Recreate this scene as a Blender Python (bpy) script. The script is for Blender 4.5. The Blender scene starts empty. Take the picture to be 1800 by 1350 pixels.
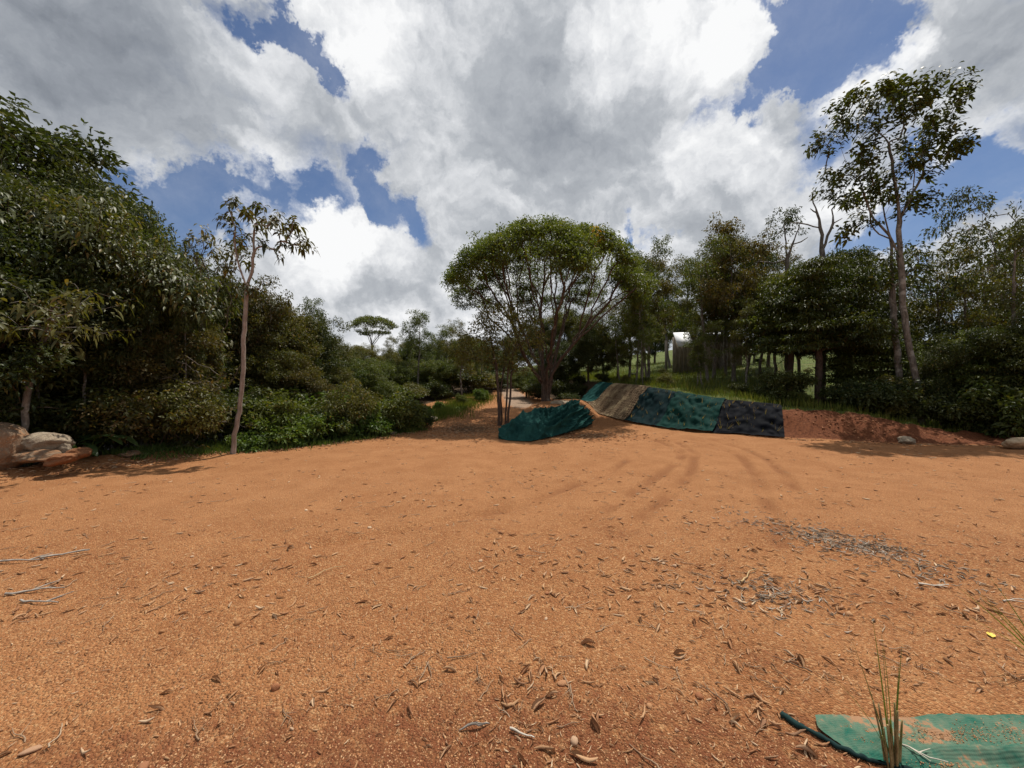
import bpy, math, random
import numpy as np
from mathutils import Vector

R = math.radians
SC = bpy.context.scene
COL = SC.collection
FPX, CX, CY, CAMH = 676.0, 900.0, 675.0, 1.6     # lens of the photograph in its own pixels

# ------------------------------------------------------------------ camera
cam = bpy.data.cameras.new('camera')
cam.sensor_width = 36.0
cam.lens = FPX / 1800.0 * 36.0
cam.clip_start = 0.05
cam.clip_end = 3000
cam_o = bpy.data.objects.new('camera', cam)
COL.objects.link(cam_o)
cam_o.location = (0, 0, CAMH)
cam_o.rotation_euler = (R(90), 0, 0)
SC.camera = cam_o

# ------------------------------------------------------------------ light
SUN_EL, SUN_AZ = 67.0, 38.0          # azimuth measured from +Y (view direction) towards +X
sun = bpy.data.lights.new('sun', 'SUN')
sun.energy = 5.0
sun.angle = R(0.55)
sun.color = (1.0, 0.945, 0.86)
sun_o = bpy.data.objects.new('sun', sun)
COL.objects.link(sun_o)
sd = Vector((math.sin(R(SUN_AZ)) * math.cos(R(SUN_EL)), math.cos(R(SUN_AZ)) * math.cos(R(SUN_EL)), math.sin(R(SUN_EL))))
sun_o.rotation_euler = sd.to_track_quat('Z', 'Y').to_euler()
sun_o.location = (20, 30, 60)

SC.view_settings.view_transform = 'Standard'
SC.view_settings.look = 'None'
SC.view_settings.exposure = 0.0
SC.view_settings.gamma = 1.0
SC.view_settings.use_curve_mapping = False
SC.cycles.max_bounces = 6
SC.cycles.diffuse_bounces = 3
SC.cycles.glossy_bounces = 2
SC.cycles.transmission_bounces = 3
SC.cycles.transparent_max_bounces = 4
SC.cycles.caustics_reflective = False
SC.cycles.caustics_refractive = False

# ------------------------------------------------------------------ world: Nishita sky with procedural broken cumulus
world = bpy.data.worlds.new('World')
SC.world = world
world.use_nodes = True
WN, WL = world.node_tree.nodes, world.node_tree.links
WN.clear()


class G:
    """tiny helper round a node tree"""
    def __init__(s, tree):
        s.t, s.n, s.l = tree, tree.nodes, tree.links

    def put(s, sock, v):
        if isinstance(v, bpy.types.NodeSocket):
            s.l.new(v, sock)
        elif v is not None:
            sock.default_value = v

    def m(s, op, a, b=None, c=None, clamp=False):
        n = s.n.new('ShaderNodeMath'); n.operation = op; n.use_clamp = clamp
        s.put(n.inputs[0], a)
        if b is not None: s.put(n.inputs[1], b)
        if c is not None: s.put(n.inputs[2], c)
        return n.outputs[0]

    def v(s, op, a, b=None, scale=None):
        n = s.n.new('ShaderNodeVectorMath'); n.operation = op
        s.put(n.inputs[0], a)
        if b is not None: s.put(n.inputs[1], b)
        if scale is not None: s.put(n.inputs['Scale'], scale)
        return n.outputs['Value'] if op in ('DOT_PRODUCT', 'LENGTH', 'DISTANCE') else n.outputs[0]

    def noise(s, vec, scale, detail=4, rough=0.5, dist=0.0, lac=2.0, kind='FBM'):
        n = s.n.new('ShaderNodeTexNoise')
        n.noise_type = kind
        if kind == 'FBM': n.normalize = True
        s.put(n.inputs['Vector'], vec)
        n.inputs['Scale'].default_value = scale
        n.inputs['Detail'].default_value = detail
        n.inputs['Roughness'].default_value = rough
        n.inputs['Lacunarity'].default_value = lac
        n.inputs['Distortion'].default_value = dist
        return n.outputs[0], n.outputs[1]

    def voro(s, vec, scale, feature='F1', rand=1.0, out='Distance'):
        n = s.n.new('ShaderNodeTexVoronoi'); n.feature = feature
        s.put(n.inputs['Vector'], vec)
        n.inputs['Scale'].default_value = scale
        n.inputs['Randomness'].default_value = rand
        return n.outputs[out]

    def step(s, x, a, b, o0=0.0, o1=1.0, smooth=True):
        n = s.n.new('ShaderNodeMapRange')
        n.interpolation_type = 'SMOOTHSTEP' if smooth else 'LINEAR'
        s.put(n.inputs[0], x)
        for i, q in enumerate((a, b, o0, o1)): s.put(n.inputs[1 + i], q)
        return n.outputs[0]

    def mix(s, f, a, b, blend='MIX'):
        n = s.n.new('ShaderNodeMix'); n.data_type = 'RGBA'; n.blend_type = blend
        s.put(n.inputs[0], f)
        for k, q in ((6, a), (7, b)):
            s.put(n.inputs[k], q if isinstance(q, bpy.types.NodeSocket) else (*q, 1.0))
        return n.outputs[2]

    def ramp(s, f, stops):
        n = s.n.new('ShaderNodeValToRGB')
        e = n.color_ramp.elements
        while len(e) > 1: e.remove(e[-1])
        for i, (p, c) in enumerate(stops):
            q = e[0] if i == 0 else e.new(p)
            q.position = p; q.color = (*c, 1.0)
        s.put(n.inputs[0], f)
        return n.outputs[0]


def pixdir(px, py):
    v = Vector(((px - CX) / FPX, 1.0, -(py - CY) / FPX))
    return v.normalized()


g = G(world.node_tree)
tc = WN.new('ShaderNodeTexCoord')
D = tc.outputs['Generated']
sky = WN.new('ShaderNodeTexSky')
sky.sky_type = 'NISHITA'
sky.sun_disc = False
sky.sun_elevation = R(SUN_EL)
sky.sun_rotation = R(SUN_AZ)
sky.altitude = 600
sky.air_density = 1.0
sky.dust_density = 0.6
sky.ozone_density = 3.0
# cloud-deck coordinates: directions laid on a ceiling, so far clouds foreshorten
sep = WN.new('ShaderNodeSeparateXYZ'); WL.new(D, sep.inputs[0])
den = g.m('ADD', g.m('MAXIMUM', sep.outputs[2], 0.0), 0.32)
inv = g.m('DIVIDE', 1.0, den)
P = g.v('SCALE', D, scale=inv)
_, nBc = g.noise(D, 6.0, 6, 0.66)
warp = g.v('SCALE', g.v('SUBTRACT', nBc, (0.5, 0.5, 0.5)), scale=0.32)
W = g.v('NORMALIZE', g.v('ADD', D, warp))
Wf = g.v('NORMALIZE', g.v('ADD', D, g.v('SCALE', warp, scale=0.5)))


def blobs(vec, items):
    acc = None
    for px, py, r, w in items:
        c = pixdir(px, py)
        ang = 0.5 * (c.angle(pixdir(px + r, py)) + c.angle(pixdir(px, py + r)))
        d = g.v('DOT_PRODUCT', vec, tuple(c))
        k = g.step(d, math.cos(1.5 * ang), math.cos(0.15 * ang), 0.0, w)
        acc = k if acc is None else g.m('ADD', acc, k)
    return acc


HOLES = [  # gaps of blue (position in the sky, size, depth)
    (470, 60, 36, .8), (500, 90, 40, 1.0), (540, 115, 40, 1.0), (570, 145, 30, .7), (425, 25, 36, .45),
    (620, 300, 40, .55), (665, 320, 44, .9), (700, 365, 46, 1.0), (745, 400, 36, .9), (560, 345, 36, .7), (600, 390, 36, .5),
    (275, 375, 50, 1.0), (330, 375, 54, 1.1), (390, 370, 44, .9), (290, 410, 50, 1.0), (440, 325, 40, .6), (470, 395, 34, .6), (500, 335, 40, .6),
    (350, 305, 46, .6), (250, 330, 46, .7), (200, 350, 40, .7), (420, 300, 40, .5), (180, 320, 30, .5), (545, 430, 22, .8),
    (1395, 75, 58, 1.1), (1460, 70, 60, 1.2), (1500, 100, 46, 1.0), (1430, 120, 46, 1.0), (1350, 145, 36, .9), (1530, 35, 48, 1.0),
    (1370, 40, 40, .9), (1290, 185, 30, .7), (1240, 225, 26, .6), (1190, 265, 20, .4), (1310, 200, 22, .5),
    (1590, 330, 50, .9), (1650, 385, 60, 1.1), (1700, 320, 46, .9), (1560, 410, 40, .7), (1500, 425, 40, .6),
    (1740, 275, 36, .7), (1640, 500, 46, .8), (1470, 270, 36, .5), (1780, 330, 40, .6), (1130, 402, 20, .9), (1180, 415, 14, .5), (1450, 200, 30, .4),
]
FILLS = [  # solid cloud
    (600, 455, 70, .8), (680, 500, 90, .7), (640, 420, 40, .6), (530, 505, 60, .6), (570, 395, 26, .45), (620, 375, 20, .5),
    (1150, 300, 120, .7), (1050, 150, 160, .5), (1270, 300, 90, .5), (1300, 50, 46, .3), (1510, 160, 40, .5), (1400, 180, 30, .3),
    (220, 150, 240, .5), (850, 250, 220, .4), (1720, 120, 110, .5), (1650, 40, 60, .4), (900, 480, 120, .5),
    (1560, 250, 40, .3), (1250, 430, 90, .4), (1420, 400, 70, .35), (420, 350, 18, .25),
]
LIGHT = [  # sunlit faces (+) and shaded bellies (-)
    (600, 400, 60, .34), (560, 450, 60, .22), (690, 440, 50, .22), (620, 520, 60, .10), (700, 580, 60, .22), (480, 540, 50, .22),
    (660, 510, 50, -.22), (760, 490, 60, -.06),
    (1290, 55, 60, .32), (1200, 60, 70, .14), (1080, 90, 90, .18), (1230, 110, 60, .14), (1250, 270, 80, .24), (1330, 290, 60, .12), (1180, 330, 60, .06),
    (600, 25, 110, .26), (700, 90, 90, .12), (420, 130, 70, .14), (1500, 165, 50, .30), (1590, 90, 36, .34), (1700, 225, 80, .20), (1640, 270, 36, .2),
    (850, 520, 70, .26), (1120, 440, 60, .16), (480, 345, 80, .22), (230, 280, 90, .10), (1530, 380, 70, .22), (1400, 350, 70, .10),
    (220, 120, 160, -.28), (60, 60, 150, -.10), (930, 190, 100, -.20), (1000, 290, 80, -.16),
    (1740, 60, 80, -.20), (1780, 150, 60, -.16), (1250, 380, 60, -.08), (1100, 230, 60, -.10),
]
# streaks drawn out along the wind, fine curls at the rims
f1, _ = g.noise(g.v('MULTIPLY', P, (1.0, 0.72, 1.0)), 2.4, 8, 0.60, 0.35)
Dw = g.v('ADD', D, g.v('SCALE', warp, scale=0.35))
p0, _ = g.noise(Dw, 7.0, 7, 0.58, 0.2)
fb = g.m('ADD', g.m('MULTIPLY', f1, 0.55), g.m('MULTIPLY', p0, 0.45))
cov = g.m('SUBTRACT', blobs(Wf, FILLS), blobs(W, HOLES))
dens = g.m('ADD', g.m('MULTIPLY', g.m('SUBTRACT', fb, 0.5), 4.6), g.m('ADD', cov, 0.34))
alpha = g.step(dens, -0.75, 0.55)
# billow relief: the same puffs sampled a little towards the sun; their difference lights crests and shades bellies
up = Vector((0.25, -0.1, 0.9)).normalized()
p1, _ = g.noise(g.v('ADD', Dw, tuple(up * 0.020)), 7.0, 5, 0.55, 0.2)
relief = g.m('SUBTRACT', p0, p1)
soft = f1
lum = g.m('ADD', 0.71, blobs(Wf, LIGHT))
lum = g.m('ADD', lum, g.m('MULTIPLY', relief, 1.15))
lum = g.m('ADD', lum, g.m('MULTIPLY', g.m('SUBTRACT', soft, 0.5), 0.60))
lum = g.m('ADD', lum, g.m('MULTIPLY', g.step(alpha, 0.35, 1.0), -0.05))
ccol = g.ramp(lum, [(0.0, (0.17, 0.19, 0.225)), (0.30, (0.30, 0.325, 0.365)), (0.60, (0.47, 0.495, 0.53)), (0.82, (0.74, 0.755, 0.78)), (1.0, (0.96, 0.965, 0.97))])
CLOUD_GAIN = 10.0
cloud = g.v('SCALE', ccol, scale=CLOUD_GAIN)
blue = g.v('MULTIPLY', sky.outputs[0], (0.78, 0.80, 0.86))
# a thin veil keeps the gaps from being pure blue
veil = g.m('MAXIMUM', alpha, g.m('MULTIPLY', g.step(fb, 0.35, 0.75), 0.22))
skyc = g.mix(veil, blue, cloud)
bg = WN.new('ShaderNodeBackground')
bg.inputs[1].default_value = 0.1
WL.new(skyc, bg.inputs[0])
wo = WN.new('ShaderNodeOutputWorld')
WL.new(bg.outputs[0], wo.inputs[0])
world.cycles.sampling_method = 'MANUAL'
world.cycles.sample_map_resolution = 512
# ================================================================== helpers
RNG = np.random.default_rng(11)
random.seed(11)


def at(px, py, Y):
    """point at depth Y seen at this place of the photograph (used to measure the place)"""
    return np.array([(px - CX) / FPX * Y, Y, CAMH - (py - CY) / FPX * Y])


def tag(o, label=None, cat=None, group=None, kind=None):
    if label: o['label'] = label
    if cat: o['category'] = cat
    if group: o['group'] = group
    if kind: o['kind'] = kind
    return o


def raw_mesh(name, V, F, smooth=False):
    """V (n,3); F (m,k) array of equal-sized polygons or list of such arrays"""
    me = bpy.data.meshes.new(name)
    Fs = F if isinstance(F, list) else [F]
    Fs = [np.asarray(f, dtype=np.int32) for f in Fs if len(f)]
    V = np.asarray(V, dtype=np.float32)
    me.vertices.add(len(V)); me.vertices.foreach_set('co', V.ravel())
    nl = sum(f.size for f in Fs); npoly = sum(len(f) for f in Fs)
    me.loops.add(nl); me.polygons.add(npoly)
    me.loops.foreach_set('vertex_index', np.concatenate([f.ravel() for f in Fs]))
    tot = np.concatenate([np.full(len(f), f.shape[1], np.int32) for f in Fs])
    st = np.concatenate([[0], np.cumsum(tot)[:-1]]).astype(np.int32)
    me.polygons.foreach_set('loop_start', st)
    me.update(calc_edges=True)
    me.validate()
    if smooth: me.polygons.foreach_set('use_smooth', np.ones(npoly, dtype=bool))
    return me


def obj(name, me, mat=None, parent=None, loc=None):
    if mat is not None and not me.materials: me.materials.append(mat)
    o = bpy.data.objects.new(name, me)
    COL.objects.link(o)
    if parent is not None: o.parent = parent
    if loc is not None: o.location = loc
    return o


def empty(name, loc=(0, 0, 0), rz=0.0):
    o = bpy.data.objects.new(name, None)
    o.empty_display_size = 0.2
    COL.objects.link(o)
    o.location = loc; o.rotation_euler = (0, 0, rz)
    return o


def copy_tree(src, loc, rz=0.0, sc=(1, 1, 1)):
    c = src.copy(); COL.objects.link(c)
    c.location = loc; c.rotation_euler = (0, 0, rz); c.scale = sc
    for ch in src.children:
        d = ch.copy(); COL.objects.link(d); d.parent = c
        for gch in ch.children:
            e = gch.copy(); COL.objects.link(e); e.parent = d
    return c


def nrm(v):
    return v / np.maximum(np.linalg.norm(v, axis=-1, keepdims=True), 1e-9)


def smooth01(x):
    x = np.clip(x, 0, 1)
    return x * x * (3 - 2 * x)


class VNoise:
    """value noise in 2 or 3 dimensions, numpy"""
    def __init__(s, seed):
        r = np.random.default_rng(seed)
        s.t = r.random(4096)

    def _h(s, *ix):
        h = np.zeros_like(ix[0])
        for k, i in enumerate(ix): h = h * 7919 + i * (374761393 + 668265263 * k)
        h = (h ^ (h >> 13)) * 1274126177
        return s.t[(h ^ (h >> 16)) & 4095]

    def __call__(s, *x):
        x = [np.asarray(a, dtype=float) for a in np.broadcast_arrays(*x)]
        i = [np.floor(a).astype(np.int64) for a in x]
        f = [smooth01(a - b) for a, b in zip(x, i)]
        out = 0
        for c in range(2 ** len(x)):
            w = 1.0; idx = []
            for k in range(len(x)):
                b = (c >> k) & 1
                w = w * (f[k] if b else 1 - f[k]); idx.append(i[k] + b)
            out = out + w * s._h(*idx)
        return out * 2 - 1

    def fbm(s, *x, oct=4, gain=0.5):
        a, tot, fr = 1.0, 0.0, 1.0
        for k in range(oct):
            tot = tot + a * s(*[q * fr + 13.7 * k for q in x]); a *= gain; fr *= 2.03
        return tot


VN = VNoise(5)


# ------------------------------------------------------------------ materials
def new_mat(name):
    m = bpy.data.materials.new(name); m.use_nodes = True
    m.node_tree.nodes.clear()
    return m, G(m.node_tree)


def finish(gm, surf, disp=None):
    o = gm.n.new('ShaderNodeOutputMaterial')
    gm.l.new(surf, o.inputs[0])
    return o


def bump(gm, h, strength, dist):
    b = gm.n.new('ShaderNodeBump')
    b.inputs['Strength'].default_value = strength
    b.inputs['Distance'].default_value = dist
    gm.put(b.inputs['Height'], h)
    return b.outputs[0]


def principled(gm, col, rough=0.8, spec=0.3, normal=None):
    p = gm.n.new('ShaderNodeBsdfPrincipled')
    gm.put(p.inputs['Base Color'], col if isinstance(col, bpy.types.NodeSocket) else (*col, 1))
    gm.put(p.inputs['Roughness'], rough)
    p.inputs['Specular IOR Level'].default_value = spec
    if normal is not None: gm.l.new(normal, p.inputs['Normal'])
    return p.outputs[0]


def leaf_mat(name, dark, light, other, other_amt=0.08, rough=0.5, trans=0.32, spec=0.28):
    m, q = new_mat(name)
    geo = q.n.new('ShaderNodeNewGeometry')
    rnd = geo.outputs['Random Per Island']
    c = q.mix(rnd, dark, light)
    r2 = q.m('FRACT', q.m('MULTIPLY', rnd, 37.31))
    c = q.mix(q.step(r2, 1.0 - other_amt, 1.0 - other_amt + 0.02), c, other)
    oi = q.n.new('ShaderNodeObjectInfo')          # no two trees quite the same green
    r3 = q.m('FRACT', q.m('MULTIPLY', oi.outputs['Random'], 91.7))
    c = q.v('MULTIPLY', c, q.mix(r3, (0.80, 0.86, 0.80), (1.30, 1.16, 1.05)))
    # clumps of foliage differ a little in hue through the crown
    n, _ = q.noise(geo.outputs['Position'], 0.9, 2, 0.5)
    c = q.mix(q.step(n, 0.38, 0.66, 0.0, 0.5), c, tuple(min(1, a * b) for a, b in zip(light, (1.25, 1.0, 0.75))))
    p = principled(q, c, rough, spec)
    t = q.n.new('ShaderNodeBsdfTranslucent')
    tcol = q.v('MULTIPLY', c, (1.5, 1.55, 0.55))
    q.l.new(tcol, t.inputs[0])
    mx = q.n.new('ShaderNodeMixShader'); mx.inputs[0].default_value = trans
    q.l.new(p, mx.inputs[1]); q.l.new(t.outputs[0], mx.inputs[2])
    finish(q, mx.outputs[0])
    return m


def bark_mat(name, c1, c2, c3=None, lich=0.0, scale=5.0):
    m, q = new_mat(name)
    tcn = q.n.new('ShaderNodeTexCoord')
    st = q.v('MULTIPLY', tcn.outputs['Object'], (1.0, 1.0, 0.28))
    n1, _ = q.noise(st, scale * 4, 6, 0.62)
    n2, _ = q.noise(tcn.outputs['Object'], scale * 0.6, 4, 0.6)
    c = q.mix(q.step(n1, 0.32, 0.68), c1, c2)
    if c3: c = q.mix(q.step(n2, 0.56 - lich, 0.68 - lich), c, c3)
    b = bump(q, n1, 0.7, 0.03)
    finish(q, principled(q, c, 0.85, 0.2, b))
    return m


M = {}
M['leaf_mid'] = leaf_mat('leaf mid green', (0.038, 0.058, 0.015), (0.088, 0.115, 0.030), (0.16, 0.13, 0.035), 0.06)
M['leaf_dark'] = leaf_mat('leaf dark green', (0.022, 0.034, 0.012), (0.058, 0.076, 0.022), (0.11, 0.10, 0.03), 0.06, trans=0.25)
M['leaf_olive'] = leaf_mat('leaf olive', (0.046, 0.054, 0.017), (0.108, 0.114, 0.034), (0.17, 0.12, 0.04), 0.10)
M['leaf_umbrella'] = leaf_mat('leaf umbrella crown', (0.042, 0.064, 0.017), (0.095, 0.130, 0.036), (0.17, 0.16, 0.04), 0.04, trans=0.34)
M['leaf_rosette'] = leaf_mat('leaf rosette', (0.036, 0.042, 0.018), (0.080, 0.086, 0.036), (0.11, 0.07, 0.035), 0.15, rough=0.48, trans=0.25)
M['leaf_droop'] = leaf_mat('leaf drooping', (0.030, 0.044, 0.015), (0.085, 0.104, 0.038), (0.15, 0.115, 0.035), 0.12, rough=0.45, trans=0.28, spec=0.35)
M['leaf_fresh'] = leaf_mat('leaf fresh green', (0.038, 0.072, 0.015), (0.095, 0.150, 0.034), (0.14, 0.15, 0.035), 0.05)
M['leaf_brownish'] = leaf_mat('leaf brownish', (0.040, 0.042, 0.016), (0.095, 0.088, 0.034), (0.13, 0.085, 0.035), 0.2)
M['leaf_yellow'] = leaf_mat('leaf yellow', (0.24, 0.18, 0.03), (0.40, 0.29, 0.04), (0.34, 0.18, 0.03), 0.1)
M['grass'] = leaf_mat('grass blades', (0.048, 0.074, 0.016), (0.125, 0.158, 0.036), (0.21, 0.18, 0.065), 0.14, rough=0.6, trans=0.35, spec=0.15)
M['bark_pale'] = bark_mat('pale bark', (0.20, 0.155, 0.125), (0.33, 0.265, 0.225), (0.15, 0.125, 0.10), 0.0, 4)
M['bark_grey'] = bark_mat('grey bark', (0.085, 0.073, 0.060), (0.20, 0.175, 0.15), (0.29, 0.27, 0.24), 0.04, 5)
M['bark_brown'] = bark_mat('brown bark', (0.045, 0.030, 0.022), (0.115, 0.078, 0.058), (0.19, 0.16, 0.13), -0.02, 5)
M['bark_dead'] = bark_mat('weathered dead wood', (0.09, 0.075, 0.062), (0.20, 0.175, 0.15), None, 0, 5)


# ------------------------------------------------------------------ leaves and limbs
def leaves(P, T, N, L, Wd, fold=0.25, droop=0.15, five=False):
    """leaf blades: base P, midrib direction T, face normal N, length L, width Wd -> verts, tris"""
    T = nrm(T)
    S = nrm(np.cross(T, N)); N = nrm(np.cross(S, T))
    L = L[:, None]; Wd = Wd[:, None]
    n = len(P)
    down = np.array([0, 0, -1.0])
    mid = P + T * L * 0.45
    l = mid - S * Wd * 0.5 + N * Wd * fold
    r = mid + S * Wd * 0.5 + N * Wd * fold
    tip = P + T * L + down * L * droop
    b = np.arange(n)[:, None]
    if five:          # broad blade: eight corners, bent along the midrib
        def row(t, w, dz):
            c = P + T * L * t + down * L * droop * dz
            return c - S * Wd * 0.5 * w + N * Wd * fold * w, c, c + S * Wd * 0.5 * w + N * Wd * fold * w
        a1, c1, b1 = row(0.30, 0.92, 0.06); a2, c2, b2 = row(0.68, 0.86, 0.40)
        V = np.stack([P, a1, c1, b1, a2, c2, b2, tip], 1).reshape(-1, 3)
        k = np.array([[0, 2, 1], [0, 3, 2], [1, 2, 5], [1, 5, 4], [2, 3, 6], [2, 6, 5], [4, 5, 7], [5, 6, 7]])
        F = (b * 8)[:, :, None] + k[None]
    else:
        V = np.stack([P, l, r, tip], 1).reshape(-1, 3)
        k = np.array([[0, 2, 3], [0, 3, 1]])
        F = (b * 4)[:, :, None] + k[None]
    return V, F.reshape(-1, 3)


def rand_dirs(n, rng):
    v = rng.normal(size=(n, 3))
    return nrm(v)


def cluster_leaves(tips, dirs, rng, per=60, rad=0.35, flat=0.7, L=0.10, Wr=0.45, outward=0.6, up=0.5, fold=0.25, droop=0.15, five=False, var=0.3):
    """clouds of leaves round the twig ends"""
    n = len(tips) * per
    base = np.repeat(tips, per, 0)
    off = rand_dirs(n, rng) * (rng.random((n, 1)) ** 0.45) * rad
    off[:, 2] *= flat
    P = base + off
    T = nrm(nrm(off) * outward + rand_dirs(n, rng) * 0.8 + np.array([0, 0, -0.15]))
    N = nrm(np.array([0, 0, 1.0]) * up + rand_dirs(n, rng) * 0.6)
    Ls = L * (1 + var * rng.normal(size=n)).clip(0.5, 1.8)
    return leaves(P, T, N, Ls, Ls * Wr, fold, droop, five)


def rosette_leaves(tips, dirs, rng, per=9, L=0.22, Wr=0.42, droop=0.55, spread=0.15, jit=0.0, rings=1):
    """whorls of drooping leaves at the twig ends"""
    n = len(tips) * per
    base = np.repeat(tips, per, 0); d = np.repeat(nrm(dirs), per, 0)
    if jit: base = base + rng.normal(size=(n, 3)) * jit
    ref = np.where(np.abs(d[:, 2:3]) > 0.9, np.array([[1.0, 0, 0]]), np.array([[0, 0, 1.0]]))
    u = nrm(np.cross(d, ref)); w = np.cross(d, u)
    a = np.tile(np.arange(per) * 2.39996, len(tips)) + np.repeat(rng.random(len(tips)) * 6.28, per) + rng.normal(size=n) * 0.25
    side = u * np.cos(a)[:, None] + w * np.sin(a)[:, None]
    lift = (rng.random((n, 1)) * 0.9 - 0.15)
    T = nrm(side + d * lift)
    P = base - d * (rng.random((n, 1)) * spread) + side * 0.02
    N = nrm(d + np.array([0, 0, 0.6]) + rng.normal(size=(n, 3)) * 0.25)
    Ls = L * (1 + 0.25 * rng.normal(size=n)).clip(0.5, 1.6)
    return leaves(P, T, N, Ls, Ls * Wr, 0.12, droop, True)


def merge(parts):
    V, F, o = [], [], 0
    for v, f in parts:
        V.append(v); F.append(f + o); o += len(v)
    return np.concatenate(V), np.concatenate(F)


def grow(root_lines, pts, rng, bf=0.5, seg=0.3, wob=0.03, lead=0.45, prefer_low=0.0):
    """grow limbs from given trunk lines to every twig end: short links, but short ways to the root too"""
    pos, par, pl, dr = [], [], [], []
    for line in root_lines:
        line = [np.asarray(p, float) for p in line]
        # resample smooth
        prev = -1
        for i in range(len(line)):
            if i == 0:
                if pos and np.min(np.linalg.norm(np.array(pos) - line[0], axis=1)) < seg * 0.75:
                    prev = int(np.argmin(np.linalg.norm(np.array(pos) - line[0], axis=1))); continue
                pos.append(line[0]); par.append(-1); pl.append(0.0)
                dr.append(nrm(line[1] - line[0])); prev = len(pos) - 1; continue
            a, b = line[i - 1], line[i]
            k = max(1, int(round(np.linalg.norm(b - a) / seg)))
            for j in range(1, k + 1):
                p = a + (b - a) * j / k
                q = p + rng.normal(size=3) * wob * 0.35
                pos.append(q); par.append(prev); pl.append(pl[prev] + np.linalg.norm(q - pos[prev]))
                dr.append(nrm(q - pos[prev])); prev = len(pos) - 1
    stages = pts if isinstance(pts, list) and isinstance(pts[0], tuple) else [(pts, bf, lead)]
    for pts, bf, lead in stages:
        tips = _join(pos, par, pl, dr, np.asarray(pts, float), rng, bf, seg, wob, lead, prefer_low)
    return np.array(pos), np.array(par), np.array(dr), tips


def _join(pos, par, pl, dr, pts, rng, bf, seg, wob, lead, prefer_low):
    left = np.ones(len(pts), bool)
    best = np.full(len(pts), 1e9); bi = np.zeros(len(pts), int)

    def upd(i0):
        A = np.array(pos[i0:]); Lp = np.array(pl[i0:])
        d = np.linalg.norm(pts[:, None] - A[None], axis=2)
        # limbs rise outward: joining from above costs more
        dz = np.clip(A[None, :, 2] - pts[:, None, 2], 0, None)
        c = d + bf * Lp[None] + dz * 1.5 + prefer_low * A[None, :, 2]
        j = c.argmin(1); cm = c[np.arange(len(pts)), j]
        s = cm < best
        best[s] = cm[s]; bi[s] = j[s] + i0
    upd(0)
    tips = np.zeros(len(pts), int)
    while left.any():
        k = int(np.where(left, best, 1e9).argmin())
        a = bi[k]; p = pts[k]; left[k] = False
        A = pos[a]; dist = np.linalg.norm(p - A)
        ctrl = A + (dr[a] * 0.6 + np.array([0, 0, 0.5])) * dist * lead
        ns = max(2, int(round(dist / seg)))
        i0 = len(pos); prev = a
        for j in range(1, ns + 1):
            t = j / ns
            q = (1 - t) ** 2 * A + 2 * t * (1 - t) * ctrl + t * t * p
            if j < ns: q = q + rng.normal(size=3) * wob * min(1, dist)
            pos.append(q); par.append(prev); pl.append(pl[prev] + np.linalg.norm(q - pos[prev]))
            dr.append(nrm(q - pos[prev])); prev = len(pos) - 1
        tips[k] = prev
        upd(i0)
    return tips


def limb_mesh(pos, par, R0, r0, flare=1.0, min_r=0.0):
    """tubes over the limb graph; radius by the pipe model"""
    n = len(pos)
    kids = [[] for _ in range(n)]
    for i, p in enumerate(par):
        if p >= 0: kids[p].append(i)
    cnt = np.zeros(n)
    for i in range(n - 1, -1, -1):
        if not kids[i]: cnt[i] += 1
        if par[i] >= 0: cnt[par[i]] += cnt[i]
    mx = cnt.max()
    e = math.log(max(mx, 2)) / math.log(max(R0 / r0, 1.01))
    rad = r0 * cnt ** (1 / e)
    # gentle taper along unbranched stretches of the trunk
    V, F4, base = [], [], 0
    starts = [(i, None) for i in range(n) if par[i] < 0]
    while starts:
        s, frm = starts.pop()
        chain = [] if frm is None else [frm]
        cur = s
        while True:
            chain.append(cur)
            ks = kids[cur]
            if not ks: break
            ks = sorted(ks, key=lambda q: -cnt[q])
            for q in ks[1:]: starts.append((q, cur))
            cur = ks[0]
        P = pos[chain]; r = rad[chain].copy()
        if frm is not None: r[0] = r[1]
        if len(P) < 2: continue
        if frm is None:
            zz = P[:, 2] - P[0, 2]
            r = r * (1 + (flare - 1) * np.exp(-zz / 0.22))
            r = r * (1.0 - 0.12 * np.linspace(0, 1, len(r)))
        r[-1] = max(r[-1] * 0.5, 0.002)
        sd = 8 if r[0] > 0.09 else (6 if r[0] > 0.03 else 4 if r[0] > 0.012 else 3)
        tg = nrm(np.gradient(P, axis=0))
        ref = np.array([0.31, 0.95, 0.05])
        u = nrm(np.cross(tg, ref)); w = np.cross(tg, u)
        a = np.arange(sd) * 2 * math.pi / sd
        ring = P[:, None] + r[:, None, None] * (u[:, None] * np.cos(a)[None, :, None] + w[:, None] * np.sin(a)[None, :, None])
        m = len(P)
        V.append(ring.reshape(-1, 3))
        i = np.arange(m - 1)[:, None] * sd; j = np.arange(sd)[None]; j2 = (j + 1) % sd
        q = np.stack([i + j, i + j2, i + sd + j2, i + sd + j], -1).reshape(-1, 4) + base
        F4.append(q); base += m * sd
    return np.concatenate(V), np.concatenate(F4)


def make_tree(name, loc, trunk_lines, pts, leafpart, bark, leafm, seed, R0=0.12, r0=0.006, bf=0.5, seg=0.3, wob=0.03, lead=0.45, flare=1.5, extra=None):
    """thing > trunk, crown.  Coordinates of lines and points are relative to loc"""
    rng = np.random.default_rng(seed)
    pos, par, dr, tips = grow(trunk_lines, pts, rng, bf, seg, wob, lead)
    V, F = limb_mesh(pos, par, R0, r0, flare)
    root = empty(name, loc)
    obj('trunk', raw_mesh('trunk', V, F, True), bark, root)
    if leafpart is not None:
        lv = leafpart(pos[tips], dr[tips], rng)
        obj('crown', raw_mesh('crown', *lv), leafm, root)
    return root


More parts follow.
